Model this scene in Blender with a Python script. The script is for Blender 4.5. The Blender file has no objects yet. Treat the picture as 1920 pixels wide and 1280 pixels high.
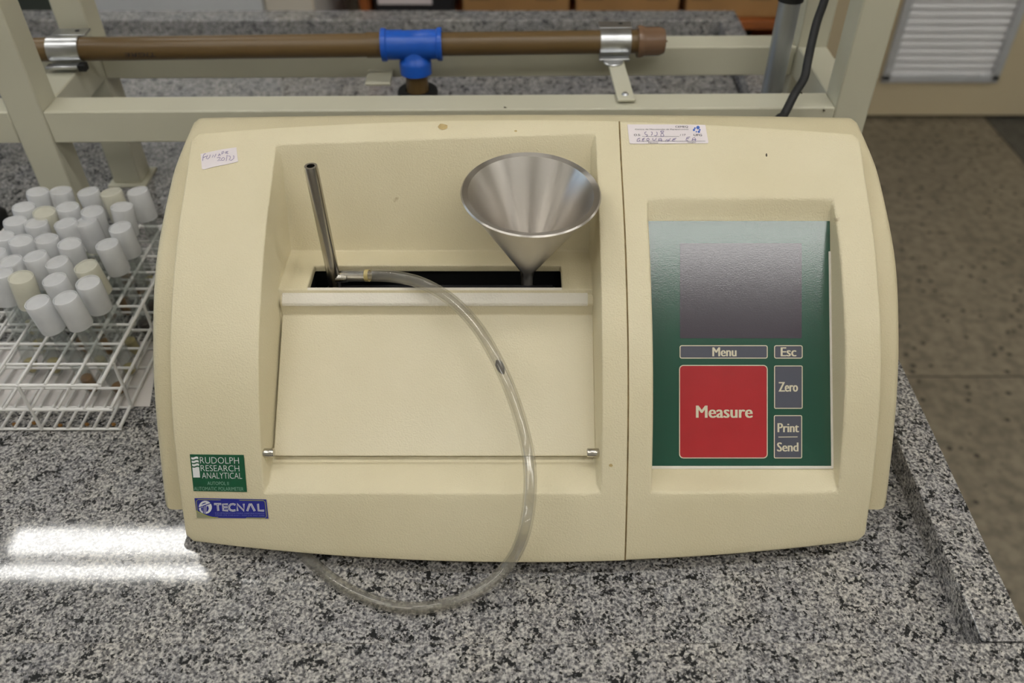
import bpy, bmesh, math, random
from mathutils import Vector, Matrix
random.seed(7)
R = math.radians
SC = bpy.context.scene
COL = SC.collection

# ------------------------------------------------------------------ camera
F = 1600.0                      # focal length in pixels of a 1920 wide frame
PX0, PY0 = 978.0, 640.0         # principal point
PITCH = R(41.5)
CAMZ = 1.60
CP, SP = math.cos(PITCH), math.sin(PITCH)
cam = bpy.data.cameras.new('camera')
cam.sensor_width = 36.0
cam.lens = 36.0 * F / 1920.0
cam.shift_x = -(PX0 - 960.0) / 1920.0
cam.dof.use_dof = True
cam.dof.focus_distance = 0.80
cam.dof.aperture_fstop = 4.5
cam.clip_start = 0.05
camo = bpy.data.objects.new('camera', cam)
camo.location = (0, 0, CAMZ)
camo.rotation_euler = (math.pi / 2 - PITCH, 0, 0)
COL.objects.link(camo)
SC.camera = camo

# ------------------------------------------------------------------ world and view
SC.view_settings.view_transform = 'Standard'
SC.view_settings.look = 'None'
SC.view_settings.gamma = 1.0
SC.view_settings.use_curve_mapping = False
SC.view_settings.exposure = 0.0
SC.cycles.transparent_max_bounces = 24
SC.cycles.max_bounces = 6
SC.cycles.adaptive_threshold = 0.03
LAMP = 13.3                     # radiance of the ceiling tubes
LAMP_COL = (1.0, 0.985, 0.945)
wd = bpy.data.worlds.new('sky')
SC.world = wd
wd.use_nodes = True
wn = wd.node_tree.nodes
wn.clear()
sky = wn.new('ShaderNodeTexSky')
sky.sky_type = 'NISHITA'
sky.sun_disc = False
sky.sun_elevation = R(42)
sky.sun_rotation = R(90)
bg = wn.new('ShaderNodeBackground')
bg.inputs['Strength'].default_value = 0.30
wo = wn.new('ShaderNodeOutputWorld')
wd.node_tree.links.new(sky.outputs[0], bg.inputs[0])
wd.node_tree.links.new(bg.outputs[0], wo.inputs[0])
pl = bpy.data.lights.new('window_portal', 'AREA')
pl.shape = 'RECTANGLE'
pl.size, pl.size_y = 2.3, 1.5
pl.cycles.is_portal = True
plo = bpy.data.objects.new('window_portal', pl)
plo.location = (-2.98, 1.3, 1.85)
plo.rotation_euler = (0, R(-90), 0)
COL.objects.link(plo)


def at(px, py, Y=None, Z=None, D=None):
    """point of the place seen at pixel (px, py) on the plane y=Y, at height z=Z or at depth D"""
    a, b = (px - PX0) / F, (PY0 - py) / F
    d = Vector((a, CP + b * SP, -SP + b * CP))
    if D is None:
        D = Y / d.y if Y is not None else (Z - CAMZ) / d.z
    return Vector((0, 0, CAMZ)) + d * D


def pix(p):
    x, y, z = p[0], p[1], p[2] - CAMZ
    D = y * CP - z * SP
    return PX0 + F * x / D, PY0 - F * (y * SP + z * CP) / D


# ------------------------------------------------------------------ materials
def srgb(r, g, b):
    def f(c):
        c /= 255.0
        return c / 12.92 if c <= 0.04045 else ((c + 0.055) / 1.055) ** 2.4
    return (f(r), f(g), f(b), 1.0)


class NT:
    def __init__(s, name):
        s.m = bpy.data.materials.new(name)
        s.m.use_nodes = True
        s.t = s.m.node_tree
        s.t.nodes.clear()
        s.out = s.n('ShaderNodeOutputMaterial')

    def n(s, typ, **kw):
        nd = s.t.nodes.new(typ)
        for k, v in kw.items():
            if k.startswith('i_'):
                nd.inputs[k[2:].replace('_', ' ')].default_value = v
            else:
                setattr(nd, k, v)
        return nd

    def l(s, a, b):
        s.t.links.new(a, b)

    def ramp(s, fac, stops, interp='LINEAR'):
        r = s.n('ShaderNodeValToRGB')
        r.color_ramp.interpolation = interp
        e = r.color_ramp.elements
        e[0].position, e[0].color = stops[0]
        e[1].position, e[1].color = stops[-1]
        for p, c in stops[1:-1]:
            k = e.new(p)
            k.color = c
        s.l(fac, r.inputs[0])
        return r.outputs[0]

    def mix(s, fac, a, b, blend='MIX'):
        m = s.n('ShaderNodeMix', data_type='RGBA', blend_type=blend)
        if isinstance(fac, (int, float)):
            m.inputs[0].default_value = fac
        else:
            s.l(fac, m.inputs[0])
        for i, v in ((6, a), (7, b)):
            if isinstance(v, tuple):
                m.inputs[i].default_value = v
            else:
                s.l(v, m.inputs[i])
        return m.outputs[2]


def P(name, col, rough=0.5, metal=0.0, bump=None, spec=0.5, coat=0.0, var=0.0, varscale=12, aniso=0.0):
    """principled material with a little procedural colour variation and fine relief"""
    k = NT(name)
    b = k.n('ShaderNodeBsdfPrincipled')
    b.inputs['Roughness'].default_value = rough
    b.inputs['Metallic'].default_value = metal
    b.inputs['Specular IOR Level'].default_value = spec
    b.inputs['Coat Weight'].default_value = coat
    b.inputs['Anisotropic'].default_value = aniso
    tc = k.n('ShaderNodeTexCoord')
    if var > 0:
        nz = k.n('ShaderNodeTexNoise')
        nz.inputs['Scale'].default_value = varscale
        nz.inputs['Detail'].default_value = 5
        k.l(tc.outputs['Object'], nz.inputs['Vector'])
        lo = tuple(c * (1 - var) for c in col[:3]) + (1,)
        hi = tuple(min(1, c * (1 + var)) for c in col[:3]) + (1,)
        k.l(k.ramp(nz.outputs['Fac'], [(0.3, lo), (0.7, hi)]), b.inputs['Base Color'])
    else:
        b.inputs['Base Color'].default_value = col
    if bump:
        nz = k.n('ShaderNodeTexNoise')
        nz.inputs['Scale'].default_value = bump[0]
        nz.inputs['Detail'].default_value = 2
        k.l(tc.outputs['Object'], nz.inputs['Vector'])
        bp = k.n('ShaderNodeBump')
        bp.inputs['Strength'].default_value = bump[1]
        bp.inputs['Distance'].default_value = 0.001
        k.l(nz.outputs['Fac'], bp.inputs['Height'])
        k.l(bp.outputs[0], b.inputs['Normal'])
    k.l(b.outputs[0], k.out.inputs[0])
    return k.m


def mat_plastic(name, col, stain=True, rough=0.42):
    k = NT(name)
    b = k.n('ShaderNodeBsdfPrincipled')
    b.inputs['Roughness'].default_value = rough
    tc = k.n('ShaderNodeTexCoord')
    big = k.n('ShaderNodeTexNoise', i_Scale=7.0, i_Detail=4.0)
    k.l(tc.outputs['Object'], big.inputs['Vector'])
    lo = tuple(c * f for c, f in zip(col[:3], (0.95, 0.94, 0.91))) + (1,)
    c = k.ramp(big.outputs['Fac'], [(0.35, lo), (0.65, col)])
    if stain:
        v = k.n('ShaderNodeTexVoronoi', i_Scale=11.0)
        w = k.n('ShaderNodeTexNoise', i_Scale=90.0, i_Detail=2.0)
        k.l(tc.outputs['Object'], w.inputs['Vector'])
        mx = k.mix(0.02, tc.outputs['Object'], w.outputs['Color'])
        k.l(mx, v.inputs['Vector'])
        f = k.ramp(v.outputs['Distance'], [(0.0, (1, 1, 1, 1)), (0.025, (0.6, 0.6, 0.6, 1)), (0.04, (0, 0, 0, 1))])
        sel = k.n('ShaderNodeSeparateColor')
        k.l(v.outputs['Color'], sel.inputs[0])
        g = k.ramp(sel.outputs[0], [(0.80, (0, 0, 0, 1)), (0.82, (0.55, 0.55, 0.55, 1))])
        ff = k.mix(1.0, f, g, 'MULTIPLY')
        c = k.mix(ff, c, srgb(150, 120, 70))
    k.l(c, b.inputs['Base Color'])
    nz = k.n('ShaderNodeTexNoise', i_Scale=640.0, i_Detail=2.0)
    k.l(tc.outputs['Object'], nz.inputs['Vector'])
    bp = k.n('ShaderNodeBump')
    bp.inputs['Strength'].default_value = 0.6
    bp.inputs['Distance'].default_value = 0.0008
    k.l(nz.outputs['Fac'], bp.inputs['Height'])
    k.l(bp.outputs[0], b.inputs['Normal'])
    k.l(b.outputs[0], k.out.inputs[0])
    return k.m


def mat_granite():
    k = NT('granite')
    b = k.n('ShaderNodeBsdfPrincipled')
    tc = k.n('ShaderNodeTexCoord')
    n1 = k.n('ShaderNodeTexNoise', i_Scale=360.0, i_Detail=3.0, i_Roughness=0.6)
    n2 = k.n('ShaderNodeTexNoise', i_Scale=290.0, i_Detail=3.0, i_Roughness=0.65)
    n3 = k.n('ShaderNodeTexNoise', i_Scale=16.0, i_Detail=3.0)
    n4 = k.n('ShaderNodeTexVoronoi', i_Scale=400.0)
    for n in (n1, n2, n3, n4):
        k.l(tc.outputs['Object'], n.inputs['Vector'])
    n5 = k.n('ShaderNodeTexNoise', i_Scale=70.0, i_Detail=2.0)
    k.l(tc.outputs['Object'], n5.inputs['Vector'])
    base = k.ramp(n1.outputs['Fac'], [(0.33, srgb(98, 98, 102)), (0.45, srgb(142, 140, 139)),
                                      (0.55, srgb(182, 178, 173)), (0.68, srgb(210, 206, 200))])
    cell = k.n('ShaderNodeSeparateColor')
    k.l(n4.outputs['Color'], cell.inputs[0])
    c2 = k.ramp(cell.outputs[0], [(0.0, srgb(120, 122, 130)), (0.25, srgb(170, 170, 172)), (0.32, (1, 1, 1, 1)), (1.0, (1, 1, 1, 1))])
    base = k.mix(0.75, base, c2, 'MULTIPLY')
    sub = k.n('ShaderNodeMath', operation='MULTIPLY_ADD')
    k.l(n5.outputs['Fac'], sub.inputs[0])
    sub.inputs[1].default_value = 0.55
    k.l(n2.outputs['Fac'], sub.inputs[2])
    dk = k.ramp(sub.outputs[0], [(0.665, (1, 1, 1, 1)), (0.715, (0, 0, 0, 1))])
    base = k.mix(dk, base, srgb(35, 37, 39))
    lg = k.ramp(n3.outputs['Fac'], [(0.35, srgb(238, 239, 242)), (0.65, srgb(255, 254, 251))])
    base = k.mix(1.0, base, lg, 'MULTIPLY')
    k.l(base, b.inputs['Base Color'])
    rr = k.ramp(n1.outputs['Fac'], [(0.3, (0.07, 0.07, 0.07, 1)), (0.7, (0.03, 0.03, 0.03, 1))])
    k.l(rr, b.inputs['Roughness'])
    b.inputs['Specular IOR Level'].default_value = 0.75
    k.l(b.outputs[0], k.out.inputs[0])
    return k.m


def mat_terrazzo(name, base, fleck):
    k = NT(name)
    b = k.n('ShaderNodeBsdfPrincipled', i_Roughness=0.45)
    tc = k.n('ShaderNodeTexCoord')
    v = k.n('ShaderNodeTexVoronoi', i_Scale=42.0)
    n = k.n('ShaderNodeTexNoise', i_Scale=30.0, i_Detail=4.0)
    n2 = k.n('ShaderNodeTexNoise', i_Scale=2.2, i_Detail=3.0)
    for q in (v, n, n2):
        k.l(tc.outputs['Object'], q.inputs['Vector'])
    hi = tuple(min(1, c * 1.25) for c in base[:3]) + (1,)
    lo = tuple(c * 0.75 for c in base[:3]) + (1,)
    c = k.ramp(n.outputs['Fac'], [(0.35, lo), (0.65, hi)])
    s = k.n('ShaderNodeSeparateColor')
    k.l(v.outputs['Color'], s.inputs[0])
    f1 = k.ramp(s.outputs[1], [(0.80, (0, 0, 0, 1)), (0.83, (1, 1, 1, 1))])
    f2 = k.ramp(v.outputs['Distance'], [(0.25, (1, 1, 1, 1)), (0.38, (0, 0, 0, 1))])
    c = k.mix(k.mix(1.0, f1, f2, 'MULTIPLY'), c, fleck)
    c = k.mix(1.0, c, k.ramp(n2.outputs['Fac'], [(0.3, (0.8, 0.8, 0.78, 1)), (0.7, (1, 1, 1, 1))]), 'MULTIPLY')
    k.l(c, b.inputs['Base Color'])
    k.l(b.outputs[0], k.out.inputs[0])
    return k.m


def mat_clear(name, tint, body, fac, rough=0.08, ior=1.45):
    """clear or milky plastic and glass: part light goes straight through, part is scattered, gloss on top"""
    k = NT(name)
    tr = k.n('ShaderNodeBsdfTransparent')
    tr.inputs[0].default_value = tint
    df = k.n('ShaderNodeBsdfDiffuse')
    df.inputs[0].default_value = body
    tl = k.n('ShaderNodeBsdfTranslucent')
    tl.inputs[0].default_value = body
    nz = k.n('ShaderNodeTexNoise', i_Scale=60.0, i_Detail=2.0)
    tc = k.n('ShaderNodeTexCoord')
    k.l(tc.outputs['Object'], nz.inputs['Vector'])
    m0 = k.n('ShaderNodeMixShader')
    m0.inputs[0].default_value = 0.45
    k.l(df.outputs[0], m0.inputs[1])
    k.l(tl.outputs[0], m0.inputs[2])
    m1 = k.n('ShaderNodeMixShader')
    mp = k.n('ShaderNodeMapRange')
    mp.inputs['To Min'].default_value = max(0, fac - 0.08)
    mp.inputs['To Max'].default_value = min(1, fac + 0.08)
    k.l(nz.outputs['Fac'], mp.inputs['Value'])
    k.l(mp.outputs[0], m1.inputs[0])
    k.l(tr.outputs[0], m1.inputs[1])
    k.l(m0.outputs[0], m1.inputs[2])
    gl = k.n('ShaderNodeBsdfGlossy')
    gl.inputs['Roughness'].default_value = rough
    fr = k.n('ShaderNodeFresnel')
    geo = k.n('ShaderNodeNewGeometry')
    io = k.n('ShaderNodeMapRange')
    io.inputs['To Min'].default_value = ior
    io.inputs['To Max'].default_value = 1.0 / ior      # the back of a wall reflects like its front
    k.l(geo.outputs['Backfacing'], io.inputs['Value'])
    k.l(io.outputs[0], fr.inputs[0])
    m2 = k.n('ShaderNodeMixShader')
    k.l(fr.outputs[0], m2.inputs[0])
    k.l(m1.outputs[0], m2.inputs[1])
    k.l(gl.outputs[0], m2.inputs[2])
    k.l(m2.outputs[0], k.out.inputs[0])
    return k.m


def mat_emit(name, col, s):
    k = NT(name)
    e = k.n('ShaderNodeEmission')
    e.inputs[0].default_value = tuple(col) + (1,)
    e.inputs[1].default_value = s
    k.l(e.outputs[0], k.out.inputs[0])
    return k.m


def mat_brushed(name, col, rough, sx, sz):
    k = NT(name)
    b = k.n('ShaderNodeBsdfPrincipled', i_Metallic=1.0)
    b.inputs['Base Color'].default_value = col
    tc = k.n('ShaderNodeTexCoord')
    mp = k.n('ShaderNodeMapping')
    mp.inputs['Scale'].default_value = (sx, sx, sz)
    k.l(tc.outputs['Object'], mp.inputs[0])
    n = k.n('ShaderNodeTexNoise', i_Scale=1.0, i_Detail=4.0)
    k.l(mp.outputs[0], n.inputs['Vector'])
    rr = k.n('ShaderNodeMapRange')
    rr.inputs['To Min'].default_value = rough * 0.8
    rr.inputs['To Max'].default_value = rough * 1.25
    k.l(n.outputs['Fac'], rr.inputs['Value'])
    k.l(rr.outputs[0], b.inputs['Roughness'])
    bp = k.n('ShaderNodeBump')
    bp.inputs['Strength'].default_value = 0.12
    bp.inputs['Distance'].default_value = 0.0005
    k.l(n.outputs['Fac'], bp.inputs['Height'])
    k.l(bp.outputs[0], b.inputs['Normal'])
    k.l(b.outputs[0], k.out.inputs[0])
    return k.m


def mat_turned(name, col, rough, aniso):
    k = NT(name)
    b = k.n('ShaderNodeBsdfPrincipled', i_Metallic=1.0)
    b.inputs['Base Color'].default_value = col
    b.inputs['Anisotropic'].default_value = aniso
    b.inputs['Anisotropic Rotation'].default_value = 0.25
    tg = k.n('ShaderNodeTangent', direction_type='RADIAL', axis='Z')
    k.l(tg.outputs[0], b.inputs['Tangent'])
    tc = k.n('ShaderNodeTexCoord')
    n = k.n('ShaderNodeTexNoise', i_Scale=240.0, i_Detail=3.0)
    k.l(tc.outputs['Object'], n.inputs['Vector'])
    rr = k.n('ShaderNodeMapRange')
    rr.inputs['To Min'].default_value = rough * 0.85
    rr.inputs['To Max'].default_value = rough * 1.15
    k.l(n.outputs['Fac'], rr.inputs['Value'])
    k.l(rr.outputs[0], b.inputs['Roughness'])
    k.l(b.outputs[0], k.out.inputs[0])
    return k.m


CREAM = (0.72, 0.645, 0.445, 1)
M = dict(
    cream=mat_plastic('cream_textured_plastic', CREAM),
    cream_shell=mat_plastic('cream_shell_plastic', (0.64, 0.565, 0.375, 1)),
    lid=mat_plastic('cream_painted_lid', (0.75, 0.68, 0.495, 1), rough=0.55),
    foam=P('white_foam_strip', srgb(226, 220, 206), 0.9, bump=(500, 0.6), var=0.05),
    black=P('black_plastic', srgb(40, 40, 43), 0.4, bump=(200, 0.2)),
    rubber=P('black_rubber', srgb(18, 18, 19), 0.6, bump=(300, 0.2)),
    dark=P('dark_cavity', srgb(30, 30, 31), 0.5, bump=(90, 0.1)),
    steel=mat_turned('brushed_steel', (0.62, 0.585, 0.54, 1), 0.34, 0.9),
    chrome=P('polished_pin', (0.6, 0.57, 0.52, 1), 0.22, 1.0, var=0.05),
    tube_steel=mat_turned('turned_steel_tube', (0.50, 0.48, 0.45, 1), 0.22, 0.4),
    hose=mat_clear('clear_hose', (0.93, 0.92, 0.89, 1), (0.62, 0.61, 0.58, 1), 0.14, 0.09, 1.5),
    glass=mat_clear('tube_glass', (0.955, 0.965, 0.96, 1), (0.8, 0.8, 0.78, 1), 0.05, 0.03, 1.4),
    pane=mat_clear('window_glass', (0.97, 0.98, 0.98, 1), (0.8, 0.8, 0.8, 1), 0.0, 0.02, 1.2),
    cap=mat_clear('milky_cap_plastic', (0.96, 0.965, 0.97, 1), (0.96, 0.955, 0.955, 1), 0.62, 0.25, 1.4),
    cap_y=mat_clear('yellowed_cap_plastic', (0.96, 0.95, 0.90, 1), (0.95, 0.93, 0.83, 1), 0.62, 0.25, 1.4),
    residue=P('brown_residue', srgb(150, 105, 45), 0.4, var=0.3, varscale=80),
    residue_d=P('dark_brown_residue', srgb(58, 40, 28), 0.3, var=0.3, varscale=80),
    residue_p=P('pale_yellow_residue', srgb(196, 178, 120), 0.4, var=0.3, varscale=80),
    granite=mat_granite(),
    frame=P('cream_enamel_steel', (0.54, 0.52, 0.405, 1), 0.32, var=0.05, varscale=5, bump=(60, 0.05)),
    wire=P('white_coated_wire', srgb(226, 224, 220), 0.4, var=0.06, varscale=40),
    paper=P('white_paper', srgb(226, 220, 216), 0.9, var=0.04),
    label=P('white_label_paper', srgb(228, 219, 220), 0.7, var=0.015, varscale=60),
    green=P('green_badge', srgb(16, 84, 54), 0.35, var=0.08, varscale=60),
    blue=P('blue_badge', srgb(36, 42, 140), 0.3, var=0.08, varscale=60),
    white_ink=P('white_print', srgb(226, 226, 226), 0.5, var=0.02),
    pale_ink=P('pale_green_print', srgb(150, 190, 170), 0.5, var=0.02),
    dim_ink=P('dim_blue_print', srgb(120, 128, 200), 0.5, var=0.02),
    yellow_ink=P('yellow_print', srgb(170, 175, 80), 0.5, var=0.02),
    grey_ink=P('grey_print', srgb(150, 150, 120), 0.5, var=0.02),
    black_ink=P('black_print', srgb(50, 48, 54), 0.6, var=0.02),
    pen=P('violet_pen', srgb(120, 108, 150), 0.6, var=0.1),
    blue_ink=P('blue_dots', srgb(70, 108, 190), 0.6, var=0.03),
    panel=P('green_membrane', srgb(34, 80, 64), 0.16, spec=0.85, var=0.05, varscale=10, bump=(900, 0.05)),
    display=P('display_glass', srgb(66, 60, 70), 0.16, spec=0.85, var=0.05, varscale=10, bump=(900, 0.05)),
    button=P('grey_button_print', srgb(84, 86, 98), 0.16, spec=0.85, var=0.05, varscale=20, bump=(900, 0.05)),
    red=P('red_button_print', srgb(176, 44, 50), 0.16, spec=0.85, var=0.06, varscale=20, bump=(900, 0.05)),
    key_ink=P('cream_button_print', srgb(212, 204, 180), 0.3, var=0.02),
    sealant=P('white_sealant', srgb(226, 220, 210), 0.6, var=0.08, varscale=40),
    joint_brown=P('brown_joint_strip', srgb(142, 122, 84), 0.8, var=0.3, varscale=120),
    grime=P('brown_grime', srgb(188, 164, 112), 0.7, var=0.15, varscale=300),
    grime_d=P('dark_grime', srgb(62, 52, 40), 0.8, var=0.3, varscale=300),
    pvc=P('brown_pvc', srgb(104, 82, 49), 0.36, var=0.07, varscale=9),
    pvc_cap=P('pinkish_brown_pvc', srgb(124, 96, 74), 0.25, var=0.05),
    blue_pvc=P('blue_pvc', srgb(26, 88, 190), 0.33, var=0.05, bump=(120, 0.05)),
    galv=P('galvanised_steel', (0.55, 0.56, 0.57, 1), 0.32, 1.0, var=0.12, varscale=40),
    conduit=P('grey_conduit', (0.42, 0.44, 0.46, 1), 0.35, 0.85, var=0.08, varscale=20),
    wall=P('cream_wall_paint', srgb(214, 204, 186), 0.7, var=0.02, bump=(80, 0.1)),
    white_wall=P('white_wall_paint', srgb(226, 224, 216), 0.8, var=0.02, bump=(80, 0.1)),
    ceil=P('white_ceiling_paint', srgb(232, 230, 224), 0.9, var=0.01),
    door=P('beige_door_paint', srgb(206, 192, 160), 0.5, var=0.02, varscale=3),
    slat=P('white_louvre_slat', srgb(232, 232, 234), 0.4, var=0.02),
    alu=P('aluminium_louvre', (0.60, 0.62, 0.65, 1), 0.4, 0.3, var=0.05, varscale=20),
    white_cab=P('white_cabinet_laminate', srgb(214, 214, 212), 0.4, var=0.02),
    dark_cab=P('dark_green_grey_laminate', srgb(70, 74, 66), 0.5, var=0.05),
    wood=P('reddish_brown_wood', srgb(150, 84, 38), 0.5, var=0.25, varscale=6),
    card=P('brown_cardboard', srgb(164, 124, 76), 0.85, var=0.08, varscale=12),
    tape=P('faded_box_print', srgb(122, 94, 66), 0.7, var=0.1),
    terrazzo=mat_terrazzo('grey_brown_terrazzo', srgb(136, 126, 108), srgb(62, 54, 44)),
    terrazzo_d=mat_terrazzo('dark_terrazzo', srgb(84, 82, 76), srgb(44, 42, 40)),
    joint=P('dark_floor_joint', srgb(60, 54, 46), 0.8, var=0.1),
    lamp=mat_emit('lit_fluorescent_tube', LAMP_COL, LAMP),
    lamp_body=P('white_lamp_housing', srgb(235, 235, 232), 0.4, var=0.01),
)

# ------------------------------------------------------------------ object helpers
WLOC = {}


def tag(o, label=None, cat=None, group=None, kind=None):
    if label: o['label'] = label
    if cat: o['category'] = cat
    if group: o['group'] = group
    if kind: o['kind'] = kind
    return o


def thing(name, loc, label, cat, group=None, kind=None, rz=0.0):
    o = bpy.data.objects.new(name, None)
    o.empty_display_size = 0.02
    o.location = loc
    o.rotation_euler = (0, 0, rz)
    COL.objects.link(o)
    WLOC[o.name] = Matrix.Translation(loc) @ Matrix.Rotation(rz, 4, 'Z')
    return tag(o, label, cat, group, kind)


def attach(o, parent):
    """parent o without moving it"""
    o.parent = parent
    o.matrix_parent_inverse = WLOC[parent.name].inverted()


def mk(name, verts, faces, mat, parent=None, smooth=False, bevel=None, seg=2, angle=35, sharp=40):
    """one mesh object; verts are in place coordinates; its origin goes to the middle of its base"""
    vs = [Vector(v) for v in verts]
    lo = [min(v[i] for v in vs) for i in range(3)]
    hi = [max(v[i] for v in vs) for i in range(3)]
    base = Vector(((lo[0] + hi[0]) / 2, (lo[1] + hi[1]) / 2, lo[2]))
    me = bpy.data.meshes.new(name)
    me.from_pydata([v - base for v in vs], [], faces)
    me.materials.append(M[mat])
    if smooth:
        me.shade_smooth()
        me.set_sharp_from_angle(angle=R(sharp))
    me.update()
    o = bpy.data.objects.new(name, me)
    o.location = base
    COL.objects.link(o)
    WLOC[o.name] = Matrix.Translation(base)
    if parent is not None:
        attach(o, parent)
    if bevel:
        b = o.modifiers.new('bevel', 'BEVEL')
        b.width, b.segments = bevel, seg
        b.limit_method = 'ANGLE'
        b.angle_limit = R(angle)
        b.harden_normals = False
    return o


def boxgeo(c, s, rot=None):
    v = []
    for dx in (-.5, .5):
        for dy in (-.5, .5):
            for dz in (-.5, .5):
                p = Vector((dx * s[0], dy * s[1], dz * s[2]))
                if rot is not None:
                    p = rot @ p
                v.append(Vector(c) + p)
    f = [(0, 1, 3, 2), (4, 6, 7, 5), (0, 4, 5, 1), (2, 3, 7, 6), (0, 2, 6, 4), (1, 5, 7, 3)]
    return v, f


def join(*geos):
    V, Fs = [], []
    for v, f in geos:
        n = len(V)
        V += list(v)
        Fs += [tuple(i + n for i in q) for q in f]
    return V, Fs


def box(name, lo, hi, mat, parent=None, bevel=0.002, rot=None, seg=2):
    c = [(a + b) / 2 for a, b in zip(lo, hi)]
    s = [abs(b - a) for a, b in zip(lo, hi)]
    v, f = boxgeo(c, s, rot)
    return mk(name, v, f, mat, parent, bevel=bevel, seg=seg, smooth=bool(bevel))


def frames(pts):
    pts = [Vector(p) for p in pts]
    T = []
    for i in range(len(pts)):
        a = pts[max(i - 1, 0)]
        b = pts[min(i + 1, len(pts) - 1)]
        T.append((b - a).normalized())
    n = T[0].orthogonal().normalized()
    out = []
    for i, t in enumerate(T):
        n = (n - t * n.dot(t)).normalized()
        out.append((pts[i], n, t.cross(n)))
    return out


def sweepgeo(pts, rad, seg=12, cap=True, inner=None):
    fr = frames(pts)
    V, Fs = [], []
    rads = rad if isinstance(rad, (list, tuple)) else [rad] * len(fr)

    def ring(r, k):
        p, n, b = fr[k]
        s = len(V)
        for j in range(seg):
            a = 2 * math.pi * j / seg
            V.append(p + n * (math.cos(a) * r) + b * (math.sin(a) * r))
        return s
    rings = [ring(rads[k], k) for k in range(len(fr))]
    for a, b in zip(rings, rings[1:]):
        for j in range(seg):
            Fs.append((a + j, a + (j + 1) % seg, b + (j + 1) % seg, b + j))
    if inner:
        ri = [ring(inner, k) for k in range(len(fr))]
        for a, b in zip(ri, ri[1:]):
            for j in range(seg):
                Fs.append((a + j, b + j, b + (j + 1) % seg, a + (j + 1) % seg))
        for a, b, fl in ((rings[0], ri[0], 1), (rings[-1], ri[-1], 0)):
            for j in range(seg):
                q = (a + j, a + (j + 1) % seg, b + (j + 1) % seg, b + j)
                Fs.append(q[::-1] if fl else q)
    elif cap:
        Fs.append(tuple(rings[0] + j for j in range(seg))[::-1])
        Fs.append(tuple(rings[-1] + j for j in range(seg)))
    return V, Fs


def smoothpath(pts, n=8):
    pts = [Vector(p) for p in pts]
    out = []
    for i in range(len(pts) - 1):
        p0, p1, p2, p3 = pts[max(i - 1, 0)], pts[i], pts[i + 1], pts[min(i + 2, len(pts) - 1)]
        for k in range(n):
            t = k / n
            out.append(0.5 * ((2 * p1) + (p2 - p0) * t + (2 * p0 - 5 * p1 + 4 * p2 - p3) * t * t + (3 * p1 - p0 - 3 * p2 + p3) * t ** 3))
    out.append(pts[-1])
    return out


def lathegeo(prof, origin, axis=(0, 0, 1), seg=32, closed=False):
    """prof: (radius, height) list turned about axis through origin"""
    ax = Vector(axis).normalized()
    n = ax.orthogonal().normalized()
    b = ax.cross(n)
    o = Vector(origin)
    V, Fs = [], []
    rows = []
    for r, h in prof:
        s = len(V)
        if r < 1e-7:
            V.append(o + ax * h)
            rows.append((s, 1))
        else:
            for j in range(seg):
                a = 2 * math.pi * j / seg
                V.append(o + ax * h + n * (r * math.cos(a)) + b * (r * math.sin(a)))
            rows.append((s, seg))
    pairs = list(zip(rows, rows[1:]))
    if closed:
        pairs.append((rows[-1], rows[0]))
    for (a, ca), (c, cc) in pairs:
        for j in range(seg):
            k = (j + 1) % seg
            if ca == 1 and cc == 1:
                continue
            if ca == 1:
                Fs.append((a, c + k, c + j))
            elif cc == 1:
                Fs.append((a + j, a + k, c))
            else:
                Fs.append((a + j, a + k, c + k, c + j))
    return V, Fs


def copy_of(o, parent=None, loc=None):
    c = o.copy()
    COL.objects.link(c)
    if loc is not None:
        c.location = loc
    if parent is not None and c.parent is not parent:
        c.parent = parent
    return c


# ------------------------------------------------------------------ room shell
BZ = 0.90                                        # top of the granite bench
WX0, WX1, WY0, WY1, CH = -3.0, 3.5, -2.5, 3.178, 3.0


def struct(o):
    o['kind'] = 'structure'
    return o


fl = thing('floor', (0, 0, 0), 'grey brown terrazzo floor laid in large slabs', None, kind='structure')
for (a, b, c, d, mt) in ((WX0, WY0, 1.862, 0.154, 'terrazzo'), (WX0, 0.160, 1.862, 1.664, 'terrazzo'),
                         (WX0, 1.670, 1.862, WY1, 'terrazzo'), (1.868, WY0, WX1, 1.664, 'terrazzo_d'),
                         (1.868, 1.670, WX1, WY1, 'terrazzo_d')):
    box('floor_slab', (a, b, -0.03), (c, d, 0.0), mt, fl, bevel=0.0015)
box('floor_joint', (WX0, WY0, -0.06), (WX1, WY1, -0.003), 'joint', fl, bevel=None)
struct(box('ceiling', (WX0, WY0, CH), (WX1, WY1, CH + 0.1), 'ceil', bevel=None))
struct(box('wall_back', (WX0, WY1 + 0.02, 0), (WX1, WY1 + 0.12, CH), 'wall', bevel=None))
struct(box('wall_front', (WX0, WY0 - 0.1, 0), (WX1, WY0, CH), 'white_wall', bevel=None))
struct(box('wall_right', (WX1, WY0, 0), (WX1 + 0.1, WY1, CH), 'white_wall', bevel=None))
wl = join(*[boxgeo(((WX0 - .05), (a + b) / 2, (c + d) / 2), (.1, b - a, d - c)) for a, b, c, d in
            ((WY0, 0.15, 0, CH), (2.45, WY1, 0, CH), (0.15, 2.45, 0, 1.1), (0.15, 2.45, 2.6, CH))])
struct(mk('wall_left', wl[0], wl[1], 'white_wall'))
w1 = thing('window_1', (WX0 - .05, 1.3, 1.1), 'daylit window in the left wall', None, kind='structure')
for y in (0.17, 0.73, 1.30, 1.87, 2.43):
    box('window_mullion', (WX0 - .08, y - .025, 1.1), (WX0 - .02, y + .025, 2.6), 'alu', w1)
for z in (1.12, 1.85, 2.58):
    box('window_rail', (WX0 - .075, 0.15, z - .025), (WX0 - .025, 2.45, z + .025), 'alu', w1)

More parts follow.
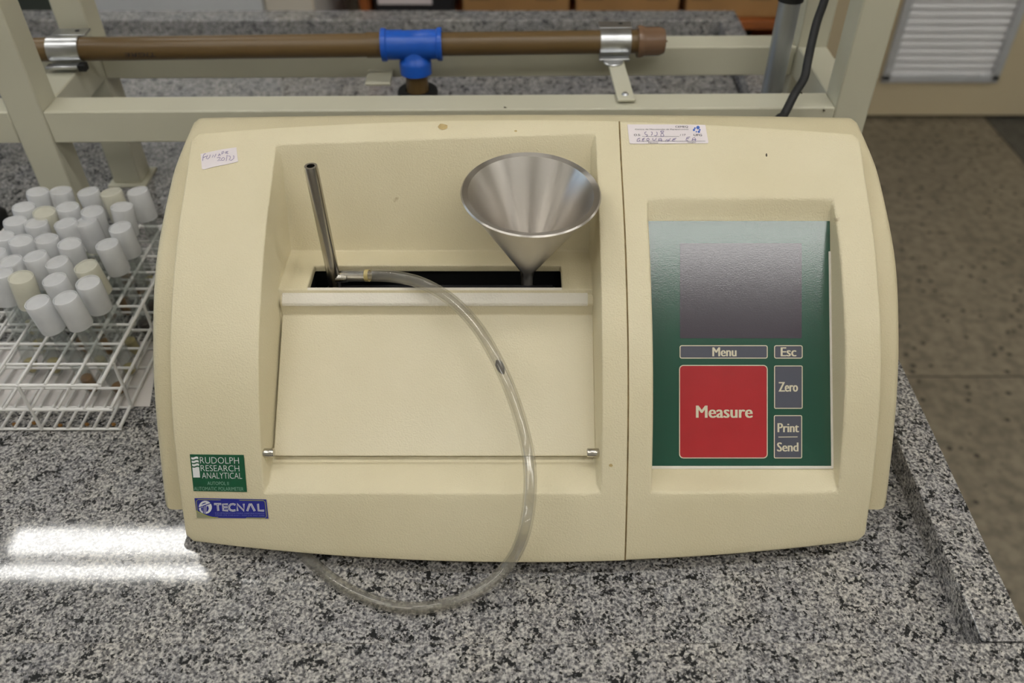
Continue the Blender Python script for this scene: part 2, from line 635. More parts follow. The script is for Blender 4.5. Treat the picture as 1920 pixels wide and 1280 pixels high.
# door with louvre in the back wall, right
dr = thing('door_1', (1.75, WY1, 0), 'beige door with an aluminium louvre low down', None, kind='structure')
GX0, GX1, GZ0, GZ1 = at(1652, 143, Y=WY1).x, at(1862, 143, Y=WY1).x, at(1650, 145, Y=WY1).z, 0.64
dl = join(boxgeo(((1.02 + GX0) / 2, WY1 + .0, 1.06), (GX0 - 1.02, .04, 2.09)),
          boxgeo(((GX1 + 2.2) / 2, WY1 + .0, 1.06), (2.2 - GX1, .04, 2.09)),
          boxgeo(((GX0 + GX1) / 2, WY1, (GZ0 + .015) / 2), (GX1 - GX0, .04, GZ0 - .015)),
          boxgeo(((GX0 + GX1) / 2, WY1, (GZ1 + 2.105) / 2), (GX1 - GX0, .04, 2.105 - GZ1)))
mk('door_leaf', dl[0], dl[1], 'door', dr)
fw = 0.024
for lo, hi in (((GX0 - .008, GZ0 - .008), (GX1 + .008, GZ0 + fw)), ((GX0 - .008, GZ1 - fw), (GX1 + .008, GZ1 + .008)),
               ((GX0 - .008, GZ0), (GX0 + fw, GZ1)), ((GX1 - fw, GZ0), (GX1 + .008, GZ1))):
    box('louvre_frame', (lo[0], WY1 - .034, lo[1]), (hi[0], WY1 - .014, hi[1]), 'alu', dr, bevel=.003)
sl = None
nsl = int((GZ1 - GZ0 - 2 * fw) / 0.0285)
for i in range(nsl + 1):
    z = GZ0 + fw + 0.012 + i * 0.0285
    c = Vector(((GX0 + GX1) / 2, WY1 - 0.012, z))
    if sl is None:
        v, f = boxgeo(c, (GX1 - GX0 - 2 * fw + .01, .040, .003), Matrix.Rotation(R(50), 3, 'X'))
        sl = mk('louvre_slat', v, f, 'slat', dr)
        sz = sl.location.copy()
        dz = sz.z - z
    else:
        k = copy_of(sl, dr, (sz.x, sz.y, z + dz))
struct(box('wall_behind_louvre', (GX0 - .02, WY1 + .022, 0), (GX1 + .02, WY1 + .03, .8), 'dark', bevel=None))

# ceiling lamps: rows of twin tube fittings; middle row added for overhead light
LAMPS = [(-1.36, 1.90, 'ceiling lamp with two lit tubes over the bench, left of the rear row'),
         (2.55, 1.90, 'ceiling lamp with two lit tubes near the door, right of the rear row'),
         (-0.95, -0.70, 'ceiling lamp with two lit tubes above the photographer, left of the front row'),
         (0.75, -0.70, 'ceiling lamp with two lit tubes above the photographer, middle of the front row'),
         (2.45, -0.70, 'ceiling lamp with two lit tubes above the photographer, right of the front row'),
         (-1.25, 0.42, 'added ceiling lamp with two lit tubes straight over the bench, left of the middle row'),
         (0.25, 0.42, 'added ceiling lamp with two lit tubes straight over the instrument, middle of the middle row'),
         (1.75, 0.42, 'added ceiling lamp with two lit tubes over the aisle, right of the middle row')]
for lx, ly, lab in LAMPS:
    t = thing('ceiling_lamp', (lx, ly, CH - .07), lab, 'lamp', 'ceiling lamps')
    box('lamp_housing', (lx - .62, ly - .13, CH - .045), (lx + .62, ly + .13, CH - .001), 'lamp_body', t, bevel=.004)
    for dy, w in ((-.090, .020), (.045, .050)):
        v, f = boxgeo((lx, ly + dy, CH - .058), (1.18, w * 2, .024))
        mk('lamp_tube', v, f, 'lamp', t, bevel=.008)

# ------------------------------------------------------------------ bench
bn = thing('lab_bench', (-0.6, 1.1, 0), 'speckled grey granite lab bench with a raised rim', 'bench')
BX0, BY0, BY1 = -2.2, 0.33, 1.812
XR0, XR1 = 0.432, 0.450                          # right edge, front and back
box('worktop', (BX0, BY0, BZ - .03), (0.40, BY1 - .02, BZ), 'granite', bn, bevel=None)


def prism(name, poly, z0, z1, mat, parent, bevel=.002):
    n = len(poly)
    v = [(x, y, z0) for x, y in poly] + [(x, y, z1) for x, y in poly]
    f = [tuple(range(n))[::-1], tuple(range(n, 2 * n))] + [(i, (i + 1) % n, n + (i + 1) % n, n + i) for i in range(n)]
    return mk(name, v, f, mat, parent, bevel=bevel, smooth=True)


LW = 0.041
prism('right_rim', [(XR0 - LW, 0.374), (XR0, 0.374), (XR1, BY1 - .056), (XR1 - LW, BY1 - .056)], BZ - .04, BZ + .03, 'granite', bn, bevel=.0006)
prism('front_rim', [(BX0, 0.325), (XR0, 0.325), (XR0, 0.373), (BX0, 0.373)], BZ - .04, BZ + .03, 'granite', bn)
prism('back_rim', [(BX0, BY1 - .055), (XR1, BY1 - .055), (XR1, BY1), (BX0, BY1)], BZ - .04, BZ + .03, 'granite', bn)
box('bench_cabinet', (BX0 + .05, 0.42, 0.10), (0.36, BY1 - .10, BZ - .031), 'white_cab', bn)
box('bench_plinth', (BX0 + .10, 0.48, 0.0), (0.32, BY1 - .15, 0.10), 'dark_cab', bn)

# ------------------------------------------------------------------ polarimeter
CX = 0.004
ins = thing('polarimeter', (CX, 0.68, BZ), 'cream benchtop polarimeter with green key panel and open sample chamber on the granite bench', 'instrument')
HW, HC = 0.350, 0.324                            # half widths of shell and cover
OUT = [(.822, -.4185), (.778, -.4240), (.7333, -.4345), (.6541, -.4715), (.6015, -.5188), (.5645, -.5659), (.5357, -.6157), (.5094, -.6671)]
KC = .9908
COV = [(.760, -.4012), (.7206, -.4250), (.6569, -.4613), (.594, -.5124), (.5502, -.5655), (.5172, -.6246), (.4945, -.6749), (.4890, -.6890)]
COV = [(a * KC, b * KC) for a, b in COV]


def spline(pts, n):
    """chord length Catmull-Rom through 2d points, n+1 samples evenly spaced along the curve"""
    p3 = smoothpath([(a, b, 0) for a, b in pts], 24)
    L = [0.0]
    for a, b in zip(p3, p3[1:]):
        L.append(L[-1] + (b - a).length)
    out, j = [], 0
    for i in range(n + 1):
        s = L[-1] * i / n
        while j < len(L) - 2 and L[j + 1] < s:
            j += 1
        u = (s - L[j]) / max(1e-9, L[j + 1] - L[j])
        q = p3[j].lerp(p3[j + 1], u)
        out.append((q.x, q.y))
    return out


CT = spline(COV, 400)


def S(x, t):
    """cover surface: x measured from the middle of the instrument, t from back edge (0) to front edge (1)"""
    s = min(max(t, 0), 1) * 400
    i = min(int(s), 399)
    u = s - i
    y = CT[i][0] * (1 - u) + CT[i + 1][0] * u
    z = CT[i][1] * (1 - u) + CT[i + 1][1] * u
    g = 1 - (x / HC) ** 2
    return Vector((CX + x, y + (0.026 - 0.052 * t) * g, CAMZ + z + 0.002 * g))


def SN(x, t):
    e = 1e-3
    a = S(x + e, t) - S(x - e, t)
    b = S(x, max(t - .01, 0)) - S(x, min(t + .01, 1))
    return a.cross(b).normalized()


def t_for(x, py):
    lo, hi = 0.0, 1.0
    for _ in range(26):
        m = (lo + hi) / 2
        if pix(S(x, m))[1] < py:
            lo = m
        else:
            hi = m
    return (lo + hi) / 2


def on_cover(px, py, off=0.0004):
    x = 0.0
    for _ in range(5):
        t = t_for(x, py)
        p = S(x, t)
        D = p.y * CP - (p.z - CAMZ) * SP
        x = (px - PX0) / F * D - CX
    t = t_for(x, py)
    return S(x, t) + SN(x, t) * off


# outer shell: rounded extrusion of the side profile
prof = [(.515, -.6720)] + list(reversed(spline(OUT, 30))) + [(.831, -.4205), (.838, -.4260), (.842, -.4370), (.842, -.6720)]


def offset_poly(pl, d):
    n = len(pl)
    out = []
    for i in range(n):
        a, b, c = pl[i - 1], pl[i], pl[(i + 1) % n]
        e1 = Vector((b[0] - a[0], b[1] - a[1])).normalized()
        e2 = Vector((c[0] - b[0], c[1] - b[1])).normalized()
        nn = Vector((e1.y, -e1.x)) + Vector((e2.y, -e2.x))
        nn.normalize()
        k = 1 / max(0.5, nn.dot(Vector((e1.y, -e1.x))))
        out.append((b[0] + nn.x * d * k, b[1] + nn.y * d * k))
    return out


rr = 0.009
st = []
for s in (-1, 1):
    q = []
    for k in range(5):
        th = math.pi / 2 * k / 4
        q.append((s * (HW - rr + rr * math.sin(th)), rr * (1 - math.cos(th))))
    st.append(q)
IN = 0.319
stations = st[0][::-1] + [(-IN - .0005, 0)] + [(x / 10 * IN, 0) for x in range(-10, 11, 2)] + [(IN + .0005, 0)] + st[1]
V, Fs = [], []
np_ = len(prof)
for x, d in stations:
    g = 1 - (x / HW) ** 2
    for (y, z) in offset_poly(prof, d):
        yy = y + (0.008 * g if y > .79 else 0)
        if abs(x) <= IN + 1e-6 and y < .752 and z > -.66:      # hollow below the covers
            z = -.640 if y > .55 else -.655
        V.append((CX + x, yy, CAMZ + z))
for i in range(len(stations) - 1):
    for j in range(np_):
        a, b = i * np_ + j, i * np_ + (j + 1) % np_
        Fs.append((a, b, b + np_, a + np_))
Fs.append(tuple(range(np_)))
Fs.append(tuple(range((len(stations) - 1) * np_, len(stations) * np_))[::-1])
mk('outer_shell', V, Fs, 'cream_shell', ins, smooth=True, sharp=60)
box('bottom_plate', (CX - .318, .505, CAMZ - .6765), (CX + .318, .84, CAMZ - .6715), 'dark', ins, bevel=None)  # added out of sight: closes the underside and blocks stray light
box('base_plate', (CX - .30, .57, BZ + .012), (CX + .30, .81, CAMZ - .677), 'dark', ins, bevel=.003)
for sx in (-.26, .26):
    for y in (.60, .78):
        v, f = lathegeo([(0, 0), (.016, 0), (.018, .013), (0, .013)], (CX + sx, y, BZ), seg=20)
        mk('rubber_foot', v, f, 'rubber', ins, smooth=True)


def lin(a, b, n):
    return [a + (b - a) * i / n for i in range(n)]


def cover(name, cols, c0, c1, topline, botline, rows, floor, extra=None, draft=0.004):
    """a cover with a recess: cols = x list, hole between column index c0 and c1 and the two image lines;
    floor(k, x) gives (y, z) of the recess sheet for inner rows"""
    nA, nB, nC = rows
    bm = bmesh.new()
    G = []
    for x in cols:
        def lines(x, ln):
            t = 0.5
            py = (ln[1] + ln[3]) / 2
            for _ in range(4):
                t = t_for(x, py)
                px = pix(S(x, t))[0]
                py = ln[1] + (ln[3] - ln[1]) * (px - ln[0]) / (ln[2] - ln[0])
            return t_for(x, py)
        tA, tB = lines(x, topline), lines(x, botline)
        t0 = .0155 if abs(abs(x) - HC) < 1e-6 else 0.0        # clipped outer corners
        ts = lin(t0, tA, nA) + lin(tA, tB, nB) + lin(tB, 1 - t0, nC) + [1.0 - t0]
        G.append([(bm.verts.new(S(x, t)), SN(x, t)) for t in ts])
    nr = nA + nB + nC
    for i in range(len(cols) - 1):
        for j in range(nr):
            if c0 <= i < c1 and nA <= j < nA + nB:
                continue
            bm.faces.new((G[i][j][0], G[i][j + 1][0], G[i + 1][j + 1][0], G[i + 1][j][0]))
    # skirt round the outside
    def skirt(loop, depth):
        low = [bm.verts.new(v.co - n * depth) for v, n in loop]
        for i in range(len(loop) - 1):
            bm.faces.new((loop[i][0], loop[i + 1][0], low[i + 1], low[i]))
        return low
    ring = [G[i][0] for i in range(len(cols))] + [G[-1][j] for j in range(1, nr + 1)] + \
           [G[i][nr] for i in range(len(cols) - 2, -1, -1)] + [G[0][j] for j in range(nr - 1, -1, -1)]
    skirt(ring, 0.026)
    # recess sheet
    I = []
    for i in range(c0, c1 + 1):
        row = []
        x = cols[i]
        if i == c0: x += draft
        if i == c1: x -= draft
        for k in range(nB + 1):
            if k == 0 or k == nB:
                row.append(G[i][nA + k][0])
            else:
                y, z = floor(k, G[i][nA][0].co, G[i][nA + nB][0].co)
                row.append(bm.verts.new((CX + x, y, z)))
        I.append(row)
    holes = []
    for i in range(len(I) - 1):
        for k in range(nB):
            if extra and extra(cols[c0 + i], cols[c0 + i + 1], k):
                continue
            bm.faces.new((I[i][k], I[i][k + 1], I[i + 1][k + 1], I[i + 1][k]))
    if extra:
        bnd = [e for e in bm.edges if len(e.link_faces) == 1 and all(v in sum(I, []) for v in e.verts)
               and not any(v in (I[0] + I[-1]) for v in e.verts)]
        r = bmesh.ops.extrude_edge_only(bm, edges=bnd)
        for v in [g for g in r['geom'] if isinstance(g, bmesh.types.BMVert)]:
            v.co.z -= 0.007
    for ci, row, fl_ in ((c0, I[0], 0), (c1, I[-1], 1)):
        e = [G[ci][nA + k][0] for k in range(nB + 1)]
        for k in range(nB):
            q = [e[k], e[k + 1], row[k + 1], row[k]]
            u = []
            for v in q:
                if v not in u: u.append(v)
            if fl_: u = u[::-1]
            bm.faces.new(u)
    bmesh.ops.recalc_face_normals(bm, faces=bm.faces)
    # make sure the big face looks outward
    ref = max((f for f in bm.faces), key=lambda f: f.calc_center_median().z)
    if ref.normal.z < 0:
        bmesh.ops.reverse_faces(bm, faces=bm.faces)
    bm.edges.ensure_lookup_table()
    se = [cols[0], cols[-1]]
    sharp_e = []
    for e in bm.edges:
        if len(e.link_faces) == 2 and e.calc_face_angle(0) > R(28):
            if all(abs(v.co.x - CX - SEAM) < .002 for v in e.verts):
                continue
            sharp_e.append(e)
    bmesh.ops.bevel(bm, geom=sharp_e, offset=.0042, segments=3, profile=.5, affect='EDGES', clamp_overlap=True)
    bm.verts.index_update()
    V = [v.co.copy() for v in bm.verts]
    Fq = [tuple(v.index for v in f.verts) for f in bm.faces]
    bm.free()
    return mk(name, V, Fq, 'cream', ins, smooth=True, sharp=34)


SEAM = 0.0926
xl, xr = -0.2427, 0.0689
s0, s1 = -0.2110, 0.035
colsL = [-HC] + lin(-HC + .0065, xl, 5) + lin(xl, s0, 3) + lin(s0, s1, 16) + lin(s1, xr, 3) + lin(xr, SEAM - .0008, 3) + [SEAM - .0008]
BWALL = (.712, CAMZ - .507)
SHELF = (.650, CAMZ - .508)
HINGE = (.5275, CAMZ - .6190)
LEDGE = (.5240, CAMZ - .6170)


def floorL(k, T, B):
    def L(a, b, u):
        return (a[0] + (b[0] - a[0]) * u, a[1] + (b[1] - a[1]) * u)
    top, bot = (T.y, T.z), (B.y, B.z)
    if k <= 8: return L(top, BWALL, k / 8)
    if k <= 11: return L(BWALL, (.688, CAMZ - .5075), (k - 8) / 3)
    if k <= 14: return L((.688, CAMZ - .5075), SHELF, (k - 11) / 3)
    if k == 15: return (.638, CAMZ - .537)
    if k <= 26: return L((.638, CAMZ - .541), HINGE, (k - 15) / 11)
    if k == 27: return LEDGE
    return L(LEDGE, bot, (k - 27) / 3)


cover('sample_chamber_cover', colsL, colsL.index(xl), colsL.index(xr), (512, 272, 1113, 250), (493, 925, 1127, 925),
      (5, 30, 7), floorL, extra=lambda a, b, k: a >= s0 - 1e-6 and b <= s1 + 1e-6 and 11 <= k < 14)

# brown strip set into the joint between the two covers
sm = [i / 60 for i in range(61)]
V = []
for t in sm:
    for dx in (-.0012, .0012):
        V.append(S(SEAM + dx, t) - SN(SEAM, t) * .0012)
mk('cover_joint', V, [(2 * i, 2 * i + 2, 2 * i + 3, 2 * i + 1) for i in range(60)], 'joint_brown', ins)

dl_, dr_ = 0.1154, 0.2905
colsR = lin(SEAM + .0008, dl_, 3) + lin(dl_, dr_, 12) + lin(dr_, HC - .0065, 3) + [HC - .0065, HC]
SCT, SCB = Vector((.6897 * .996, CAMZ - .4551 * .996)), Vector((.5275 * .996, CAMZ - .6262 * .996))


def floorR(k, T, B):
    if k <= 3:
        a, b, u = Vector((T.y, T.z)), SCT, k / 3
    elif k <= 17:
        a, b, u = SCT, SCB, (k - 3) / 14
    else:
        a, b, u = SCB, Vector((B.y, B.z)), (k - 17) / 3
    q = a.lerp(b, u)
    return q.x, q.y


cover('key_panel_cover', colsR, 3, 15, (1220, 370, 1562, 372), (1220, 923, 1562, 923), (6, 20, 7), floorR, draft=0.0004)

# dark trough under the slot, as an open box
tx0, tx1, ty0, ty1, tz0, tz1 = CX + s0 - .004, CX + s1 + .004, .646, .694, CAMZ - .560, CAMZ - .5135
tr = join(boxgeo(((tx0 + tx1) / 2, (ty0 + ty1) / 2, tz0 - .002), (tx1 - tx0, ty1 - ty0, .004)),
          boxgeo(((tx0 + tx1) / 2, ty1 + .001, (tz0 + tz1) / 2), (tx1 - tx0, .002, tz1 - tz0)),
          boxgeo(((tx0 + tx1) / 2, ty0 - .001, (tz0 + tz1) / 2 - .012), (tx1 - tx0, .002, tz1 - tz0 - .024)),
          boxgeo((tx0 - .001, (ty0 + ty1) / 2, (tz0 + tz1) / 2), (.002, ty1 - ty0, tz1 - tz0)),
          boxgeo((tx1 + .001, (ty0 + ty1) / 2, (tz0 + tz1) / 2), (.002, ty1 - ty0, tz1 - tz0)))
mk('sample_trough', tr[0], tr[1], 'dark', ins)

# hinged lid: bent sheet with thickness
lx0, lx1 = -.2370, .0655
sec = [(.6525, CAMZ - .5095), (.6405, CAMZ - .5180), (.6395, CAMZ - .5310), (.5290, CAMZ - .6115)]
th = 0.0022


def sheet(sec, x0, x1, th):
    n = len(sec)
    low = []
    for i in range(n):
        a, c = Vector(sec[max(i - 1, 0)]), Vector(sec[min(i + 1, n - 1)])
        d = (c - a).normalized()
        low.append((sec[i][0] - d.y * -th, sec[i][1] - d.x * -th * -1))
    return low


low = []
for i in range(len(sec)):
    a, c = Vector(sec[max(i - 1, 0)]), Vector(sec[min(i + 1, len(sec) - 1)])
    d = (c - a).normalized()                    # runs forward and down
    nn = Vector((-d.y, d.x))                    # to the rear and down
    if nn.y > 0: nn = -nn
    low.append((sec[i][0] + nn.x * th, sec[i][1] + nn.y * th))
V, Fs = [], []
for x in (CX + lx0, CX + lx1):
    V += [(x, y, z) for y, z in sec] + [(x, y, z) for y, z in low]
n = len(sec)
for i in range(n - 1):
    Fs.append((i, i + 1, 2 * n + i + 1, 2 * n + i))
    Fs.append((n + i + 1, n + i, 3 * n + i, 3 * n + i + 1))
    Fs.append((i + 1, i, n + i, n + i + 1))
    Fs.append((2 * n + i, 2 * n + i + 1, 3 * n + i + 1, 3 * n + i))
Fs.append((0, 2 * n, 3 * n, n))
Fs.append((n - 1, 2 * n - 1, 4 * n - 1, 3 * n - 1))
lid = mk('chamber_lid', V, Fs, 'lid', ins, bevel=.0008, smooth=True, sharp=20)
fs = [(.6535, CAMZ - .5080), (.6400, CAMZ - .5170), (.6392, CAMZ - .5205), (.6528, CAMZ - .5110)]
fx0, fx1 = CX - .2385, CX + .0600
V = [(fx0 + .003, y, z) for y, z in fs] + [(fx1, y, z) for y, z in fs]
mk('foam_strip', V, [(0, 1, 2, 3), (7, 6, 5, 4), (0, 4, 5, 1), (1, 5, 6, 2), (2, 6, 7, 3), (3, 7, 4, 0)], 'foam', lid, bevel=.0008)
for s, xa in ((-1, -.2405), (1, .0605)):
    v, f = lathegeo([(0, 0), (.0038, 0), (.0042, .0006), (.0042, .0112), (.0038, .0118), (0, .0118)], (xa, .5225, CAMZ - .5995), (1, 0, 0), 20)
    mk('hinge_pin', v, f, 'chrome', ins, smooth=True)

# ------------------------------------------------------------------ key panel, keys and print
e_x = Vector((1, 0, 0))
e_v = Vector((0, SCB.x - SCT.x, SCB.y - SCT.y))
PH = e_v.length
e_v.normalize()
e_n = e_x.cross(e_v)
if e_n.z < 0: e_n = -e_n
p_o = Vector((CX + dl_ + .0006, SCT.x, SCT.y))


def on_panel(px, py, off=0.0):
    """pixel to point on the flat key panel"""
    a, b = (px - PX0) / F, (PY0 - py) / F
    d = Vector((a, CP + b * SP, -SP + b * CP))
    c = Vector((0, 0, CAMZ))
    o = p_o + e_n * 0.0016
    u = (o - c).dot(e_n) / d.dot(e_n)
    return c + d * u + e_n * off


def plate(name, mapf, poly, off, th, mat, parent):
    """thin plate with outline poly (pixels) on a mapped surface"""
    n = len(poly)
    V = [mapf(x, y, off) for x, y in poly] + [mapf(x, y, off - th) for x, y in poly]
    # a centre fan keeps the top flat on curved surfaces
    cx_, cy_ = sum(p[0] for p in poly) / n, sum(p[1] for p in poly) / n
    V.append(mapf(cx_, cy_, off))
    Fs = [(i, 2 * n, (i + 1) % n) for i in range(n)] + [(i, (i + 1) % n, n + (i + 1) % n, n + i) for i in range(n)]
    return mk(name, V, Fs, mat, parent)


def rrect(x0, y0, x1, y1, r, k=4):
    out = []
    for cx_, cy_, a0 in ((x0 + r, y0 + r, 180), (x1 - r, y0 + r, 270), (x1 - r, y1 - r, 0), (x0 + r, y1 - r, 90)):
        for i in range(k + 1):
            a = R(a0 + 90 * i / k)
            out.append((cx_ + r * math.cos(a), cy_ + r * math.sin(a)))
    return out


def ringplate(name, mapf, outer, inner, off, mat, parent):
    n = len(outer)
    V = [mapf(x, y, off) for x, y in outer] + [mapf(x, y, off) for x, y in inner]
    Fs = [(i, n + i, n + (i + 1) % n, (i + 1) % n) for i in range(n)]
    return mk(name, V, Fs, mat, parent)


def text2d(s, bold=0.0):
    cu = bpy.data.curves.new('t', 'FONT')
    cu.body = s
    cu.size = 1.0
    cu.offset = bold
    cu.resolution_u = 3
    cu.align_x = 'LEFT'
    o = bpy.data.objects.new('t', cu)
    COL.objects.link(o)
    bpy.context.view_layer.update()
    dg = bpy.context.evaluated_depsgraph_get()
    me = bpy.data.meshes.new_from_object(o.evaluated_get(dg))
    V = [v.co.copy() for v in me.vertices]
    Fs = [tuple(p.vertices) for p in me.polygons]
    bpy.data.objects.remove(o)
    bpy.data.curves.remove(cu)
    bpy.data.meshes.remove(me)
    x0, x1 = min(v.x for v in V), max(v.x for v in V)
    y0, y1 = min(v.y for v in V), max(v.y for v in V)
    return [((v.x - x0) / (x1 - x0), 1 - (v.y - y0) / (y1 - y0)) for v in V], Fs


def lettering(s, mapf, rect, off, mat, parent, bold=0.0, skew=0.0, rise=0.0, name='lettering'):
    """text fitted to rect (pixels), optional sideways shift per pixel downwards and rise along the line"""
    V, F0 = text2d(s, min(bold, 0))
    x0, y0, x1, y1 = rect
    P3, Fs = [], []
    hgt = y1 - y0
    for sh_ in ((-1, 1) if bold > 0 else (0,)):          # a heavier face is the same letter struck twice
        n0 = len(P3)
        for u, v in V:
            x, y = x0 + (x1 - x0) * u + sh_ * bold * hgt, y0 + hgt * v
            P3.append(mapf(x + (y - y0) * skew, y - (x - x0) * rise, off + (sh_ + 1) * 2e-5))
        Fs += [tuple(i + n0 for i in f) for f in F0]
    return mk(name, P3, Fs, mat, parent)


def ribbon2d(pl, w):
    V, Fs = [], []
    n = len(pl)
    for i in range(n):
        a, b = pl[max(i - 1, 0)], pl[min(i + 1, n - 1)]
        dx, dy = b[0] - a[0], b[1] - a[1]
        L = math.hypot(dx, dy) or 1
        nx, ny = -dy / L * w / 2, dx / L * w / 2
        V += [(pl[i][0] + nx, pl[i][1] + ny), (pl[i][0] - nx, pl[i][1] - ny)]
    for i in range(n - 1):
        Fs.append((2 * i, 2 * i + 1, 2 * i + 3, 2 * i + 2))
    return V, Fs


def strokes(name, pls, w, mapf, off, mat, parent):
    g = join(*[ribbon2d(p, w) for p in pls])
    return mk(name, [mapf(x, y, off) for x, y in g[0]], g[1], mat, parent)


# green sheet and sealant round it
panel = mk('key_panel', [p_o + e_n * .0004 + e_x * a + e_v * b + e_n * c for c in (0, .0012) for a, b in
                         ((0, .001), (dr_ - dl_ - .0014, .001), (dr_ - dl_ - .0014, PH - .001), (0, PH - .001))],
           [(0, 1, 2, 3), (4, 5, 6, 7), (0, 1, 5, 4), (1, 2, 6, 5), (2, 3, 7, 6), (3, 0, 4, 7)], 'panel', ins)
q0 = p_o + e_n * .0005
for a0, b0, a1, b1 in ((dr_ - dl_ - .0030, .03, dr_ - dl_ - .0006, PH), (.0, PH - .0016, dr_ - dl_ - .001, PH + .0012)):
    V = [q0 + e_x * a + e_v * b + e_n * c for c in (0, .0018) for a, b in ((a0, b0), (a1, b0), (a1, b1), (a0, b1))]
    mk('sealant_bead', V, [(3, 2, 1, 0), (4, 5, 6, 7), (0, 1, 5, 4), (1, 2, 6, 5), (2, 3, 7, 6), (3, 0, 4, 7)], 'sealant', ins, bevel=.0005)
plate('display_window', on_panel, rrect(1275, 456, 1503, 634, 2), .0004, .0004, 'display', ins)
KEYS = [('menu_key', (1274, 647, 1439, 672), 4, 'button', [('Menu', (1336, 651, 1380, 668), .042)], 'dark grey key reading Menu'),
        ('escape_key', (1451, 647, 1504.5, 672), 4, 'button', [('Esc', (1464, 651, 1492, 668), .042)], 'small dark grey key reading Esc'),
        ('measure_key', (1273, 684, 1439, 859), 8, 'red', [('Measure', (1305.5, 760, 1410, 783), .042)], 'large red key reading Measure'),
        ('zero_key', (1451, 685, 1504.5, 766), 3, 'button', [('Zero', (1460, 716, 1495, 734), .042)], 'dark grey key reading Zero'),
        ('print_key', (1450.5, 778, 1503.5, 859), 3, 'button', [('Print', (1458, 793, 1497, 810), .042), ('Send', (1457, 829, 1496, 846), .042)], 'dark grey key reading Print and Send')]
for nm, r, rad, mt, txts, lab in KEYS:
    k = plate(nm, on_panel, rrect(*r, rad), .0006, .0006, mt, ins)
    k['label'] = lab
    o_, i_ = rrect(*r, rad), rrect(r[0] + 1.7, r[1] + 1.7, r[2] - 1.7, r[3] - 1.7, max(rad - 1.6, .6))
    ringplate('key_outline', on_panel, o_, i_, .0008, 'key_ink', k)
    for s, rc, bo in txts:
        lettering(s, on_panel, rc, .0008, 'key_ink', k, bold=bo)
    if nm == 'print_key':
        strokes('divider_line', [[(1459, 819), (1495, 818.6)]], 1.5, on_panel, .0008, 'key_ink', k)

# ------------------------------------------------------------------ badges and stickers
def zmap(x0, y0, k):
    return lambda x, y, off=0.0: on_cover(x0 + x / k, y0 + y / k, off)


def quadplate(name, mapf, quad, off, th, mat, parent, n=6, rad=None):
    """four cornered sheet that follows the cover: quad is tl, tr, br, bl"""
    V, Fs = [], []
    for j in range(n + 1):
        for i in range(n + 1):
            u, v = i / n, j / n
            x = (quad[0][0] * (1 - u) + quad[1][0] * u) * (1 - v) + (quad[3][0] * (1 - u) + quad[2][0] * u) * v
            y = (quad[0][1] * (1 - u) + quad[1][1] * u) * (1 - v) + (quad[3][1] * (1 - u) + quad[2][1] * u) * v
            V.append(mapf(x, y, off))
    for j in range(n):
        for i in range(n):
            a = j * (n + 1) + i
            Fs.append((a, a + n + 1, a + n + 2, a + 1))
    return mk(name, V, Fs, mat, parent, smooth=True)


zb = zmap(340, 840, 9.144)
gb = quadplate('maker_badge', zb, [(150, 100), (1075, 112), (1130, 745), (215, 730)], .0006, 0, 'green', ins)
gb['label'] = 'green badge with white lettering'
for k_, (y0, xo) in enumerate(((140, 175), (198, 182), (256, 190))):
    n_ = 14
    up = [(xo + 120 * i / n_, y0 + 8 * math.sin(i / n_ * 2 * math.pi) + 6) for i in range(n_ + 1)]
    dn = [(xo + 3 + 120 * i / n_, y0 + 42 + 8 * math.sin(i / n_ * 2 * math.pi)) for i in range(n_ + 1)]
    V = [zb(x, y, .0008) for x, y in up + dn]
    mk('badge_wave', V, [(i, n_ + 1 + i, n_ + 2 + i, i + 1) for i in range(n_)], 'white_ink', gb)
n_ = 14
up = [(195 + 118 * i / n_, 322 + 8 * math.sin(i / n_ * 2 * math.pi)) for i in range(n_ + 1)]
dn = [(211 + 118 * i / n_, 496) for i in range(n_ + 1)]
mk('badge_column', [zb(x, y, .0008) for x, y in up + dn], [(i, n_ + 1 + i, n_ + 2 + i, i + 1) for i in range(n_)], 'white_ink', gb)
for s, rc, mt in (('RUDOLPH', (322, 145, 988, 255), 'white_ink'), ('RESEARCH', (335, 284, 995, 386), 'white_ink'),
                  ('ANALYTICAL', (356, 410, 1040, 512), 'white_ink'), ('AUTOPOL II', (452, 565, 815, 624), 'pale_ink'),
                  ('AUTOMATIC POLARIMETER', (222, 655, 1068, 716), 'pale_ink')):
    lettering(s, zb, rc, .0008, mt, gb, bold=-.012, skew=.08, rise=-.01)
bb = quadplate('dealer_sticker', zb, [(230, 850), (1460, 872), (1498, 1200), (275, 1185)], .0006, 0, 'blue', ins)
bb['label'] = 'blue sticker with white lettering and a round emblem'
ob = [(262, 905), (290, 874), (1410, 890), (1440, 915), (1468, 1160), (1440, 1190), (330, 1172), (290, 1150)]
strokes('sticker_border', [ob + ob[:1]], 9, zb, .0008, 'yellow_ink', bb)
mk('torn_corner', [zb(x, y, .0009) for x, y in ((262, 1060), (380, 1125), (580, 1188), (275, 1186))], [(0, 3, 2, 1)], 'grey_ink', bb)
strokes('torn_edge', [[(262, 1062), (380, 1122), (480, 1160), (590, 1186)]], 14, zb, .001, 'yellow_ink', bb)
cx_, cy_, ra = 418, 1005, 112
disc = [(cx_ + ra * math.cos(2 * math.pi * i / 32), cy_ + ra * math.sin(2 * math.pi * i / 32)) for i in range(32)]
mk('emblem', [zb(x, y, .0008) for x, y in disc], [tuple(range(32))[::-1]], 'white_ink', bb)
strokes('emblem_lines', [[(300, 1015), (515, 935)], [(395, 985), (385, 1118)], [(422, 975), (412, 1118)]], 15, zb, .001, 'blue', bb)
mk('emblem_field', [zb(x, y, .001) for x, y in ((345, 1015), (382, 1000), (375, 1080), (350, 1050))], [(0, 3, 2, 1)], 'blue', bb)
